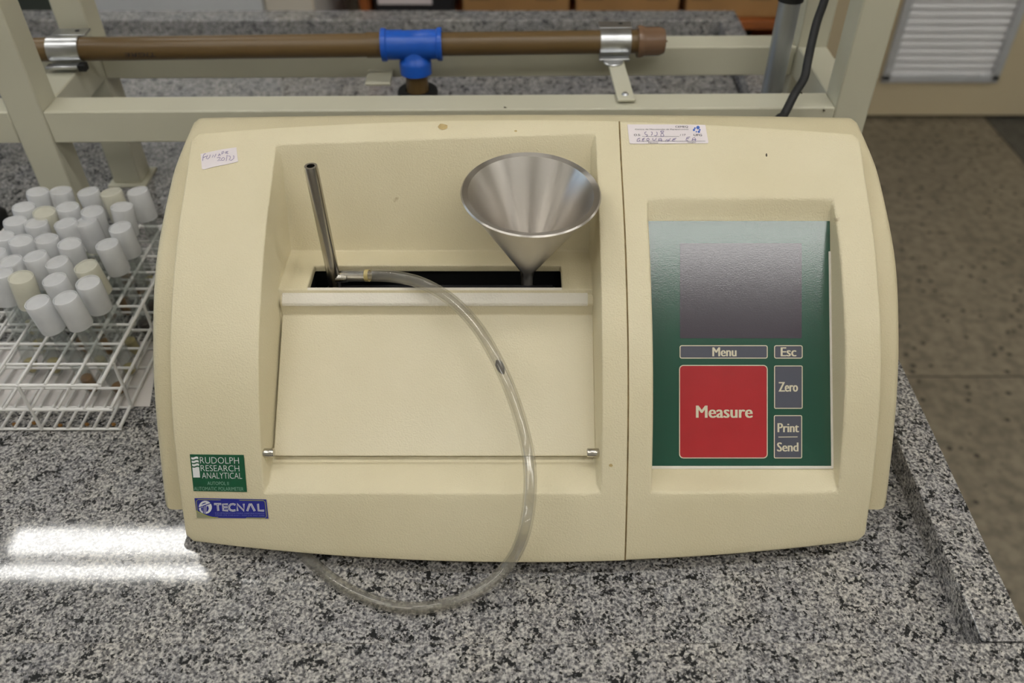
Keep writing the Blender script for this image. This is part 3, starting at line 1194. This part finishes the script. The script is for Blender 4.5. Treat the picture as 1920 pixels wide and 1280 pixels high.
mk('emblem_field', [zb(x, y, .001) for x, y in ((440, 985), (470, 985), (480, 1030), (462, 1070), (436, 1085))], [(0, 4, 3, 2, 1)], 'blue', bb)
mk('emblem_field', [zb(x, y, .001) for x, y in ((350, 965), (375, 935), (415, 922), (440, 930))], [(0, 3, 2, 1)], 'blue', bb)
TEC = [[(565, 950), (690, 950)], [(628, 950), (640, 1068)],
       [(805, 955), (715, 955), (725, 1058), (810, 1060)], [(722, 1005), (800, 1005)],
       [(935, 965), (895, 950), (850, 958), (826, 990), (826, 1025), (850, 1055), (890, 1064), (935, 1055)],
       [(970, 1070), (962, 948), (1082, 1068), (1074, 945)],
       [(1135, 1072), (1178, 950), (1200, 950), (1265, 1072)],
       [(1320, 945), (1330, 1062), (1425, 1064)]]
strokes('lettering', TEC, 34, zb, .0008, 'white_ink', bb)
strokes('letter_inline', TEC, 8, zb, .001, 'blue', bb)
lettering('EQUIPAMENTOS PARA LABORATORIOS', zb, (585, 1092, 1430, 1118), .0008, 'dim_ink', bb, rise=-.012)
lettering('FONE (19) 2105-6161 - FAX (19) 3421-5498', zb, (590, 1128, 1430, 1156), .0008, 'dim_ink', bb, rise=-.012)

zs = zmap(1160, 220, 1920 / 190)
ws = plate('service_sticker', zs, [(162, 140), (900, 140), (1640, 148), (1700, 480), (1685, 495), (1300, 498), (700, 504), (225, 506), (205, 490), (180, 300)], .0006, .0003, 'label', ins)
ws['label'] = 'long white service sticker with printed and handwritten text'
lettering('CEMEQ', zs, (1070, 168, 1310, 210), .0008, 'black_ink', ws, bold=.02, skew=.05)
lettering('Centro de Manutenção de Equipamentos', zs, (308, 222, 1318, 254), .0008, 'black_ink', ws)
lettering('O.S:', zs, (288, 322, 412, 362), .0008, 'black_ink', ws, bold=.015)
lettering('/ 17', zs, (1160, 322, 1265, 360), .0008, 'black_ink', ws, bold=.012)
lettering('UFG', zs, (1418, 322, 1575, 364), .0008, 'black_ink', ws, bold=.03)
lettering('Técnico', zs, (552, 474, 742, 500), .0008, 'black_ink', ws)
lettering('Órgão', zs, (1305, 466, 1460, 494), .0008, 'black_ink', ws)
strokes('form_line', [[(445, 370), (1145, 370)], [(335, 462), (1640, 458)]], 5, zs, .0008, 'black_ink', ws)
PEN1 = [[(520, 282), (490, 300), (498, 328), (540, 336), (548, 360), (515, 366)], [(610, 285), (632, 290), (632, 330), (612, 350)],
        [(712, 285), (728, 300), (725, 345), (690, 360), (672, 350)],
        [(790, 272), (852, 268), (850, 285), (800, 325), (795, 360), (825, 374), (855, 355), (840, 320), (795, 285), (790, 272)]]
PEN2 = [[(405, 405), (370, 412), (345, 440), (360, 465), (395, 462), (402, 440), (378, 440)],
        [(492, 402), (450, 420), (445, 455), (480, 455)], [(450, 430), (480, 426)],
        [(560, 402), (530, 420), (530, 445), (560, 448), (580, 425), (560, 402)],
        [(645, 402), (642, 435), (670, 446), (700, 430), (708, 400)],
        [(752, 465), (758, 415), (800, 405), (815, 440), (812, 462)], [(758, 440), (812, 438)],
        [(885, 465), (905, 425), (925, 465), (960, 440), (975, 405)], [(925, 465), (935, 420), (955, 455)],
        [(1090, 402), (1030, 420), (1012, 450), (1055, 466)], [(1022, 434), (1070, 430)],
        [(1350, 380), (1290, 390), (1272, 440), (1310, 452)], [(1278, 415), (1330, 408)],
        [(1388, 455), (1400, 405), (1430, 392), (1450, 405), (1452, 465)], [(1392, 432), (1468, 430)]]
strokes('handwriting', PEN1 + PEN2, 11, zs, .0009, 'pen', ws)
for x, y, r in ((1500, 202, 33), (1442, 214, 17), (1423, 248, 22), (1470, 281, 14), (1517, 282, 23), (1534, 246, 17)):
    c_ = [(x + r * math.cos(i * math.pi / 9), y + r * math.sin(i * math.pi / 9)) for i in range(18)]
    mk('emblem_dot', [zs(a, b, .0009) for a, b in c_], [tuple(range(18))[::-1]], 'blue_ink', ws)

zf = zmap(350, 260, 1920 / 130)
fs_ = plate('handwritten_sticker', zf, [(390, 430), (700, 360), (1000, 300), (1380, 245), (1400, 420), (1428, 640), (1100, 720), (800, 775), (480, 860), (425, 840)], .0006, .0003, 'label', ins)
fs_['label'] = 'small white sticker with slanting handwriting'
PEN3 = [[(540, 425), (490, 440), (465, 500), (450, 625)], [(450, 540), (560, 495)],
        [(585, 465), (550, 560), (590, 575), (640, 530), (662, 455)],
        [(715, 530), (745, 460), (775, 530), (820, 435)],
        [(880, 500), (915, 420), (940, 480)], [(895, 465), (945, 455)],
        [(980, 450), (985, 375), (1030, 360), (1045, 395), (990, 420)],
        [(1160, 360), (1090, 375), (1075, 415), (1160, 420)], [(1085, 395), (1140, 390)],
        [(845, 540), (940, 525), (935, 560), (855, 625), (960, 610)],
        [(1000, 540), (965, 580), (980, 615), (1040, 605), (1060, 560), (1030, 530), (1000, 540)],
        [(1130, 460), (1100, 630)],
        [(1160, 490), (1215, 500), (1215, 545), (1180, 600), (1250, 610), (1310, 560), (1315, 490), (1290, 485)]]
strokes('handwriting', PEN3, 14, zf, .0009, 'pen', fs_)

# grime spots that sit on the cover
for x, y, w, h, mt in ((830, 238, 10, 6, 'grime'), (967, 246, 3, 2, 'grime'), (1437, 291, 1.6, 3.4, 'grime_d'), (1145, 872, 4, 3, 'grime')):
    c_ = [(x + w * (.8 + .3 * random.random()) * math.cos(i * math.pi / 6), y + h * (.8 + .3 * random.random()) * math.sin(i * math.pi / 6)) for i in range(12)]
    mk('grime_spot', [on_cover(a, b, .0004) for a, b in c_], [tuple(range(12))[::-1]], mt, ins)

# ------------------------------------------------------------------ sample cell with filling tube, funnel, hose
TY = .673
cell = thing('sample_cell', (-.07, TY, CAMZ - .556), 'black sample cell lying in the chamber slot with an upright steel filling tube', 'cell')
v, f = lathegeo([(0, 0), (.0135, 0), (.0155, .002), (.0155, .226), (.0135, .228), (0, .228)], (-.195, TY - .001, CAMZ - .539), (1, 0, 0), 28)
mk('cell_body', v, f, 'black', cell, smooth=True)
tb, tt = Vector((-.1846, TY, CAMZ - .545)), Vector((-.1882, TY + .001, CAMZ - .3872))
v, f = sweepgeo([tb, tb.lerp(tt, .3), tb.lerp(tt, .97), tt], [.0064, .0064, .0062, .0058], 24, inner=.0036)
mk('filling_tube', v, f, 'tube_steel', cell, smooth=True)
nz0 = Vector((-.184, TY - .001, CAMZ - .5105))
v, f = sweepgeo([nz0, nz0 + Vector((.012, 0, 0)), nz0 + Vector((.013, 0, 0)), nz0 + Vector((.030, -.001, 0))], [.0050, .0046, .0034, .0034], 16)
barb = mk('hose_barb', v, f, 'chrome', cell, smooth=True)

fb, ft = Vector((.0058, .6815, CAMZ - .512)), Vector((.0085, .6735, CAMZ - .4155))
ax = (ft - fb)
H = ax.length
RF = .0625
pr = [(.0060, -.034), (.0060, -.006), (.0064, -.002), (.0072, .004), (RF - .002, H - .0015), (RF + .0012, H - .0005),
      (RF + .0018, H + .0010), (RF + .0005, H + .0022), (RF - .0048, H + .0012), (.0058, .006), (.0042, -.004), (.0042, -.034)]
v, f = lathegeo(pr, fb, ax, 72, closed=True)
o = mk('funnel', v, f, 'steel', smooth=True, sharp=28)
tag(o, 'brushed stainless steel funnel standing in the sample chamber', 'funnel')

HP = [(642, 517, .673, None), (668, 516.5, .672, None), (697, 516.5, .670, None), (735, 518, .663, None), (780, 527, .650, None),
      (820, 545, .634, None), (855, 570, .617, None), (893, 611, .594, None), (925, 662, .569, None), (950, 715, .547, None),
      (972, 775, .525, None), (988, 838, .502, None), (994, 890, .479, None), (992, 945, .456, None), (982, 1000, .437, None)]
hp = [at(x, y, Y=Y) for x, y, Y, _ in HP]
for x, y, z in ((962, 1045, .940), (928, 1086, .922), (880, 1117, .911), (830, 1133, .9066), (780, 1140, .9066), (730, 1135, .9066),
                (680, 1118, .9066), (635, 1094, .9066), (595, 1062, .9066), (566, 1035, .9066), (545, 1005, .9066), (535, 980, .9066)):
    hp.append(at(x, y, Z=z))
hs = smoothpath(hp, 8)
hose = thing('hose', (hp[17].x, hp[17].y, BZ), 'clear flexible hose looping from the sample chamber over the lid onto the bench', 'hose')
v, f = sweepgeo(hs, .0058, 20, inner=.0039)
mk('hose_wall', v, f, 'hose', hose, smooth=True, sharp=60)
i0 = min(range(len(hs)), key=lambda i: (hs[i] - at(938, 686, Y=.558)).length)
v, f = sweepgeo(hs[i0 - 2:i0 + 3], [.0012, .0034, .0036, .0030, .0008], 12)
mk('grime_plug', v, f, 'grime_d', hose, smooth=True)
v, f = sweepgeo(hs[13:16], .0061, 20, inner=.0057)
mk('yellowed_ring', v, f, 'residue_p', hose, smooth=True)

# power cable behind the instrument
cp = [at(1452, 240, Y=.93), at(1470, 215, Y=.945), at(1489, 178, Y=.965), at(1508, 146, Y=.985), at(1514, 118, Y=1.0), at(1522, 80, Y=1.02),
      at(1532, 40, Y=1.04), at(1546, 0, Y=1.06), at(1562, -60, Y=1.07), at(1572, -140, Y=1.07)]
cp = [Vector((cp[0].x - .02, .90, BZ + .05)), Vector((cp[0].x - .012, .915, BZ + .12))] + cp
v, f = sweepgeo(smoothpath(cp, 6), .0052, 14)
tag(mk('power_cable', v, f, 'rubber', smooth=True), 'thick black power cable rising behind the instrument on the right', 'cable')

# ------------------------------------------------------------------ welded steel rack frame with pipework
TH = R(0.75)
PIV = Vector((.41, 1.0, 0))
RM = Matrix.Translation(PIV) @ Matrix.Rotation(TH, 4, 'Z') @ Matrix.Translation(-PIV)


def rbox(name, lo, hi, mat, parent, bevel=.002):
    c = [(a + b) / 2 for a, b in zip(lo, hi)]
    s = [abs(b - a) for a, b in zip(lo, hi)]
    v, f = boxgeo(c, s)
    return mk(name, [RM @ p for p in v], f, mat, parent, bevel=bevel, smooth=True)


fr_ = thing('steel_frame', (-.1, 1.1, BZ), 'cream enamelled steel tube frame standing on the bench behind the instrument', 'frame')
A = .0425
FY, RY, RT = .985, 1.172, CAMZ - .484
XL, XRt = -.632, .3895
for x in (XL, XRt):
    for y in (FY, RY):
        rbox('post', (x, y, BZ + .004), (x + A, y + A, 2.05), 'frame', fr_)
        rbox('foot_plate', (x - .008, y - .008, BZ), (x + A + .008, y + A + .008, BZ + .004), 'frame', fr_, bevel=.001)
    rbox('side_rail', (x + .001, FY + A, RT - A), (x + A - .001, RY, RT), 'frame', fr_)
rbox('front_rail', (XL + A, FY + .0005, RT - A), (XRt, FY + A - .0005, RT), 'frame', fr_)
rbox('rear_rail', (XL + A, RY + .0005, RT - A), (XRt, RY + A - .0005, RT), 'frame', fr_)
rbox('front_rail', (-1.6, FY + .0005, RT - A), (XL, FY + A - .0005, RT), 'frame', fr_)
rbox('rear_rail', (-1.6, RY + .0005, RT - A), (XL, RY + A - .0005, RT), 'frame', fr_)
rbox('tab_plate', (-.215, RY - .045, RT - .034), (-.180, RY, RT - .030), 'frame', fr_, bevel=.001)

PYc, PZc, PR = 1.130, RT + .0205, .0152
RM0 = RM.copy()
RM = Matrix.Translation((-.2, PYc, .002)) @ Matrix.Rotation(R(1.2), 4, 'Z') @ Matrix.Translation((.2, -PYc, 0)) @ RM0
wp = thing('water_pipe', (-.2, PYc, BZ), 'brown plastic water pipe with a bright blue tee lying across the frame', 'pipe')


def rl(name, prof, org, axis, mat, parent, seg=32, sharp=35):
    v, f = lathegeo(prof, org, axis, seg)
    return mk(name, [RM @ Vector(p) for p in v], f, mat, parent, smooth=True, sharp=sharp)


XA = (1, 0, 0)
tx = -.146
rl('pipe', [(0, 0), (PR, 0), (PR, tx + .70), (0, tx + .70)], (-.70, PYc, PZc), XA, 'pvc', wp)
rl('pipe', [(0, 0), (PR, 0), (PR, .166 - tx), (0, .166 - tx)], (tx, PYc, PZc), XA, 'pvc', wp)
tee = rl('tee_fitting', [(.0165, -.0405), (.0212, -.0405), (.0216, -.038), (.0212, -.0345), (.0192, -.033), (.0190, -.013), (.0184, -.012),
                         (.0184, .012), (.0190, .013), (.0192, .033), (.0212, .0345), (.0216, .038), (.0212, .0405), (.0165, .0405)],
         (tx, PYc, PZc), XA, 'blue_pvc', wp, 40)
rl('tee_branch', [(.013, 0), (.0165, .012), (.0180, .017), (.0212, .0205), (.0218, .024), (.0212, .038), (.0165, .039)],
   (tx + .003, PYc - .002, PZc), (0, -.06, -1), 'blue_pvc', tee, 36)
rl('drop_pipe', [(0, .02), (PR, .02), (PR, PZc - BZ - .002), (0, PZc - BZ - .002)], (tx + .003, PYc - .004, PZc), (0, 0, -1), 'pvc', wp)
rl('rubber_collar', [(.0165, .062), (.027, .062), (.028, .066), (.027, .074), (.0165, .074)], (tx + .003, PYc - .004, PZc), (0, 0, -1), 'rubber', wp)
rl('end_cap', [(.0160, -.004), (.0205, -.004), (.0210, 0), (.0200, .004), (.0188, .006), (.0186, .026), (.016, .0325), (.008, .0345), (.0015, .035), (.0012, .0375), (0, .0375)],
   (.162, PYc, PZc), XA, 'pvc_cap', wp)
rl('pipe_collar', [(.0158, 0), (.0164, 0), (.0164, .02), (.0158, .02)], (tx - .0605, PYc, PZc), XA, 'pvc', wp)


def on_pipe(px, py, off=0.0):
    """pixel to the camera side of the pipe"""
    best = None
    a, b = (px - PX0) / F, (PY0 - py) / F
    d = Vector((a, CP + b * SP, -SP + b * CP))
    c = Vector((0, 0, CAMZ))
    p0, dx = RM @ Vector((0, PYc, PZc)), (RM.to_3x3() @ Vector((1, 0, 0)))
    m, nn = c - p0, d
    md, nd = m - dx * m.dot(dx), nn - dx * nn.dot(dx)
    A_, B_, C_ = nd.dot(nd), 2 * md.dot(nd), md.dot(md) - (PR + off) ** 2
    di = max(B_ * B_ - 4 * A_ * C_, 0)
    return c + d * ((-B_ - math.sqrt(di)) / (2 * A_))


# print on the pipe reads upside down
pm = pix(on_pipe(245, 108))
yb = pix(RM @ Vector((-.52, PYc, PZc)))[1]
lettering('TIGRE', lambda x, y, off: on_pipe(500 - x, 2 * yb + 22 - y, off), (208, yb + 6, 266, yb + 14), .0003, 'black_ink', wp, bold=.012)


def clamp(xc, label, bar=True):
    t = thing('pipe_clamp', RM @ Vector((xc, PYc, RT)), label, 'clamp', 'pipe clamps')
    w = .0205
    rl('strap', [(PR + .0004, -w), (PR + .0022, -w), (PR + .0022, w), (PR + .0004, w), (PR + .0004, -w)], (xc, PYc, PZc), XA, 'galv', t)
    rbox('top_flange', (xc - w, PYc + .0115, PZc + .0125), (xc + w + .004, PYc + .034, PZc + .0150), 'galv', t, bevel=.0006)
    rbox('bottom_flange', (xc - w - .002, PYc - PR - .013, RT + .0045), (xc + w - .002, PYc - PR - .0005, RT + .0085), 'galv', t, bevel=.0012)
    rl('bolt_hole', [(0, 0), (.0030, 0), (.0030, .0004), (0, .0004)], (xc + .010, PYc + .025, PZc + .0151), (0, 0, 1), 'black', t, 14)
    if bar:
        rbox('support_bar', (xc - .011, FY + .006, RT + .0002), (xc + .011, RY + A - .004, RT + .0042), 'frame', t, bevel=.0012)
        rl('rivet', [(0, .003), (.003, .0024), (.0046, 0)], (xc, FY + .020, RT + .0042), (0, 0, 1), 'galv', t, 14)
        rl('washer', [(0, .002), (.012, .002), (.0132, .001), (.0132, 0)], (xc - .004, PYc - PR - .014, RT + .0044), (0, 0, 1), 'galv', t, 20)
    else:
        rbox('rubber_pad', (xc + w - .002, PYc - PR - .012, RT + .0005), (xc + w + .008, PYc - PR, RT + .010), 'rubber', t, bevel=.001)
    return t


clamp(.1275, 'galvanised pipe clamp on a flat bar next to the brown end cap')
clamp(XL + .028, 'galvanised pipe clamp half hidden behind the left frame post', bar=False)

RM = RM0
for x, z, w in ((948, 202, .004), (1502, 174, .003), (1545, 207, .003)):
    q_ = at(x, z, Y=FY - .001)
    v, f = boxgeo(q_, (w, .001, .0016), Matrix.Rotation(R(25), 3, 'Y'))
    mk('paint_chip', v, f, 'grime_d', fr_)
c0_, c1_ = at(1447, 165, Y=1.10), at(1483, 0, Y=1.10)
cxm = (c0_.x + c1_.x) / 2
v, f = lathegeo([(0, 0), (.0140, 0), (.0140, 1.08), (0, 1.08)], (cxm, 1.10, BZ + .001), (0, 0, 1), 28)
tag(mk('conduit', v, f, 'conduit', smooth=True), 'upright grey metal conduit between the right frame posts', 'conduit')
v, f = lathegeo([(.0141, 0), (.0165, 0), (.0168, .002), (.0168, .02), (.0165, .022), (.0141, .022)], (cxm, 1.10, at(1484, 0, Y=1.10).z), (0, 0, 1), 28)
o = mk('conduit_ring', v, f, 'rubber', bpy.data.objects['conduit'], smooth=True)

# ------------------------------------------------------------------ test tube rack
GXr, GYf = -.4425, .642
DX, DY = .0290, .0330
NXc, NYc = 8, 9
rk = thing('test_tube_rack', (GXr - NXc * DX / 2, GYf + NYc * DY / 2, BZ), 'white coated wire test tube rack holding many capped tubes', 'rack')
WR = .0016
levels = [BZ + .0032, BZ + .0335, BZ + .0700]
xw = yw = None
x0_, x1_, y0_, y1_ = GXr - NXc * DX, GXr, GYf, GYf + NYc * DY
for li, z in enumerate(levels):
    for i in range(NYc + 1):
        y = y0_ + i * DY
        thick = 1.25 if i in (0, NYc) else 1.0
        if xw is None:
            v, f = sweepgeo([(x0_ - .001, y, z), (x1_ + .001, y, z)], WR, 8)
            xw = mk('cross_wire', v, f, 'wire', rk, smooth=True)
            bx = xw.location.copy()
        else:
            c = copy_of(xw, rk, (bx.x, bx.y + (y - y0_), bx.z + (z - levels[0])))
            c.scale = (1, thick, thick)
    ny = NXc * 2 if li == 0 else NXc
    for i in range(ny + 1):
        x = x0_ + i * (x1_ - x0_) / ny
        if yw is None:
            v, f = sweepgeo([(x, y0_ - .001, z + .0024), (x, y1_ + .001, z + .0024)], WR, 8)
            yw = mk('long_wire', v, f, 'wire', rk, smooth=True)
            by = yw.location.copy()
        else:
            c = copy_of(yw, rk, (by.x + (x - x0_), by.y, by.z + (z - levels[0])))
            c.scale = (1.25, 1, 1.25) if i == ny else (1, 1, 1)
for x, y in ((x1_ + .0012, y0_ + DY), (x1_ + .0012, y0_ + 4 * DY), (x1_ + .0012, y0_ + 8 * DY), (x1_ - 3 * DX, y0_ - .0012), (x1_ - 7 * DX, y0_ - .0012),
             (x0_ - .0012, y0_ + DY), (x0_ - .0012, y1_ - DY)):
    v, f = sweepgeo([(x, y, levels[0]), (x, y, levels[2] + .002)], WR * 1.1, 8)
    mk('upright_wire', v, f, 'wire', rk, smooth=True)
v, f = boxgeo((0, 0, 0), (1, 1, .0004))
pq = [at(-60, 762, Z=BZ + .0006), at(281, 762, Z=BZ + .0006), at(300, 640, Z=BZ + .0006), at(0, 640, Z=BZ + .0006)]
V = [p.copy() for p in pq] + [p + Vector((0, 0, .0005)) for p in pq]
o = mk('paper_sheet', V, [(3, 2, 1, 0), (4, 5, 6, 7), (0, 1, 5, 4), (1, 2, 6, 5), (2, 3, 7, 6), (3, 0, 4, 7)], 'paper')
tag(o, 'stained white paper sheet lying under the tube rack', 'paper')

for x, y in ((27, 795), (64, 793), (113, 797), (163, 795), (213, 795)):
    q_ = at(x, y, Z=levels[0] + .0026)
    v, f = lathegeo([(0, -.0024), (.0020, -.0012), (.0026, 0), (.0020, .0012), (0, .0024)], q_, (0, 1, .2), 10)
    mk('rust_spot', v, f, 'residue', rk, smooth=True)

# tubes: cap tops as seen, row by row from the back
ROWS = [('back', [(172, 95), (280, 90), (405, 95), (510, 97), (633, 92)]),
        ('second', [(108, 165), (203, 188), (312, 165), (425, 185), (562, 165)]),
        ('third', [(68, 230), (165, 240), (300, 240), (395, 232), (553, 260)]),
        ('fourth', [(10, 300), (95, 320), (213, 312), (320, 335), (493, 338)]),
        ('fifth', [(-30, 380), (45, 415), (160, 392), (262, 420), (395, 440)]),
        ('sixth', [(0, 470), (95, 490), (250, 500), (405, 515)]),
        ('front', [(170, 605), (300, 585)])]
ORD = ['leftmost', 'second from the left', 'third from the left', 'fourth from the left', 'rightmost']
TOPZ = BZ + .148
rt = .0080
tv, tf = lathegeo([(0, 0), (.0045, .0012), (.0070, .004), (rt, .0085), (rt, .128), (rt - .0011, .128), (rt - .0011, .0088), (.0035, .0028), (0, .0022)], (0, 0, 0), seg=20)
cv, cf = lathegeo([(.0084, -.0375), (.0126, -.0375), (.0130, -.036), (.0130, -.002), (.0124, 0), (.0116, .0002), (.0110, -.0014), (0, -.0011), (0, -.0027),
                   (.0112, -.0027), (.0112, -.036), (.0084, -.0375)], (0, 0, 0), seg=28)
rv, rf = lathegeo([(0, .0023), (.0034, .0029), (.0060, .0060), (.0066, .009), (.0066, .014), (.005, .0150), (0, .0145)], (0, 0, 0), seg=16)
MESH = {}


def dmesh(name, v, f, mat):
    me = bpy.data.meshes.new(name)
    me.from_pydata([tuple(p) for p in v], [], f)
    me.materials.append(M[mat])
    me.shade_smooth()
    me.set_sharp_from_angle(angle=R(45))
    MESH[name] = me
    return me


dmesh('glass_tube', tv, tf, 'glass')
dmesh('tube_cap', cv, cf, 'cap')
dmesh('yellowed_tube_cap', cv, cf, 'cap_y')
for nm, mt in (('brown_residue', 'residue'), ('dark_residue', 'residue_d'), ('pale_residue', 'residue_p')):
    dmesh(nm, rv, rf, mt)
used = set()
YEL = {('second', 1), ('fifth', 4), ('sixth', 1), ('back', 3)}
for rn, lst in ROWS:
    for ci, (zx, zy) in enumerate(lst):
        px, py = zx / 2.4615, 320 + zy / 2.4615
        top = at(px, py, Z=TOPZ + random.uniform(-.003, .003))
        best = None
        for i in range(NXc):
            for j in range(NYc):
                if (i, j) in used: continue
                c = Vector((GXr - (i + .5) * DX, GYf + (j + .5) * DY, 0))
                dd = (c.x - top.x) ** 2 + (c.y - top.y) ** 2
                if best is None or dd < best[0]:
                    best = (dd, i, j, c)
        used.add((best[1], best[2]))
        c = best[3]
        bot = Vector((c.x, c.y, levels[0] + .0045))
        d = (top - bot)
        mx_ = .016
        h = Vector((d.x, d.y, 0))
        if h.length > mx_:
            bot += (h - h * (mx_ / h.length))
            bot.z = levels[0] + .0045
            d = top - bot
        q = Vector((0, 0, 1)).rotation_difference(d.normalized())
        n_ = len(lst)
        pos = ORD[ci] if ci < n_ - 1 else 'rightmost'
        t = bpy.data.objects.new('test_tube', None)
        t.empty_display_size = .01
        t.location = bot
        t.rotation_mode = 'QUATERNION'
        t.rotation_quaternion = q
        COL.objects.link(t)
        yel = (rn, ci) in YEL
        tag(t, '%s test tube in the %s row of the wire rack, %s' % ('yellowed-cap' if yel else 'milky-cap', rn, pos), 'test tube', 'capped test tubes in the wire rack')
        L_ = d.length
        g = bpy.data.objects.new('glass_tube', MESH['glass_tube'])
        g.scale = (1, 1, (L_ - .003) / .128)
        k = bpy.data.objects.new('tube_cap', MESH['yellowed_tube_cap' if yel else 'tube_cap'])
        k.location = (0, 0, L_)
        rsd = random.choice(['brown_residue', 'pale_residue', 'pale_residue', 'brown_residue', 'dark_residue'])
        if (best[1], best[2]) in ((0, 4), (0, 5)): rsd = 'dark_residue'
        e = bpy.data.objects.new('residue', MESH[rsd])
        e.scale = (1, 1, random.uniform(.7, 2.0))
        for p_ in (g, k, e):
            COL.objects.link(p_)
            p_.parent = t

# small black stopper on the bench beyond the rack
sp = at(4, 428, Z=BZ)
v, f = lathegeo([(0, 0), (.011, 0), (.0125, .0015), (.0155, .026), (.0145, .028), (0, .042)], (sp.x, sp.y, BZ), seg=24)
tag(mk('rubber_stopper', v, f, 'rubber', smooth=True), 'black rubber stopper on the bench at the left picture edge', 'stopper')

# ------------------------------------------------------------------ things behind the bench
SY = 2.45
z_sh = at(1420, 40, Y=SY).z
u0, u1 = at(675, 20, Y=SY).x, at(1484, 20, Y=SY).x - .12
sh = thing('storage_shelf', ((u0 + u1) / 2, SY + .2, 0), 'reddish brown wooden shelf unit with boxes behind the bench', 'shelf')
for x in (u0, u1 + .12):
    box('upright', (x, SY, 0), (x + .026, SY + .40, 1.9), 'wood', sh)
for z in (.12, z_sh - .025, z_sh + .42, 1.6):
    box('shelf_board', (u0 + .026, SY + .002, z), (u1 + .12, SY + .40, z + .024), 'wood', sh)
box('back_panel', (u0 + .026, SY + .385, .12), (u1 + .12, SY + .398, 1.88), 'dark', sh, bevel=None)
BOXES = [(868, 1067, 'brown cardboard box on the shelf next to the black case'), (1080, 1272, 'brown cardboard box in the middle of the shelf'),
         (1286, 1462, 'brown cardboard box at the right end of the shelf')]
for a, b, lab in BOXES:
    xa, xb = at(a, 15, Y=SY + .03).x, at(b, 15, Y=SY + .03).x
    t = thing('cardboard_box', ((xa + xb) / 2, SY + .17, z_sh), lab, 'box', 'cardboard boxes on the shelf')
    box('carton', (xa, SY + .03, z_sh), (xb, SY + .33, z_sh + .24), 'card', t, bevel=.003)
    w = xb - xa
    for u in (.16, .78):
        box('printed_mark', (xa + w * u - .03, SY + .0285, z_sh + .05), (xa + w * u + .03, SY + .030, z_sh + .12), 'tape', t, bevel=None)
xa, xb = at(702, 15, Y=SY + .03).x, at(852, 15, Y=SY + .03).x
t = thing('equipment_case', ((xa + xb) / 2, SY + .17, z_sh), 'black equipment case with a white label on the shelf', 'case')
box('case_body', (xa, SY + .03, z_sh), (xb, SY + .33, z_sh + .20), 'black', t, bevel=.006)
zl = at(750, 8, Y=SY + .03).z
box('case_label', (at(705, 5, Y=SY).x, SY + .0285, zl), (at(808, 5, Y=SY).x, SY + .030, zl + .03), 'label', t, bevel=None)

ca, cb, cc = at(178, 20, Y=2.3).x, at(495, 20, Y=2.3).x, at(590, 20, Y=2.3).x
t = thing('white_cabinet', ((ca + cb) / 2, 2.5, 0), 'white laminate cabinet behind the bench on the left', 'cabinet')
box('cabinet_body', (ca, 2.322, .02), (cc, 2.75, 1.8), 'white_cab', t, bevel=.003)
box('cabinet_door', (ca + .002, 2.30, .06), (cb, 2.32, 1.78), 'white_cab', t, bevel=.003)
box('cabinet_door', (cb + .004, 2.304, .06), (cc - .002, 2.32, 1.78), 'wall', t, bevel=.003)
t = thing('dark_cabinet', (-1.9, 2.5, 0), 'dark grey green cabinet behind the left frame post', 'cabinet')
box('cabinet_body', (-2.6, 2.32, .02), (ca - .02, 2.75, 1.8), 'dark_cab', t, bevel=.003)
box('cabinet_door', (-2.0, 2.30, .06), (ca - .025, 2.32, 1.78), 'dark_cab', t, bevel=.003)
box('cabinet_door', (-2.58, 2.30, .06), (-2.005, 2.32, 1.78), 'dark_cab', t, bevel=.003)
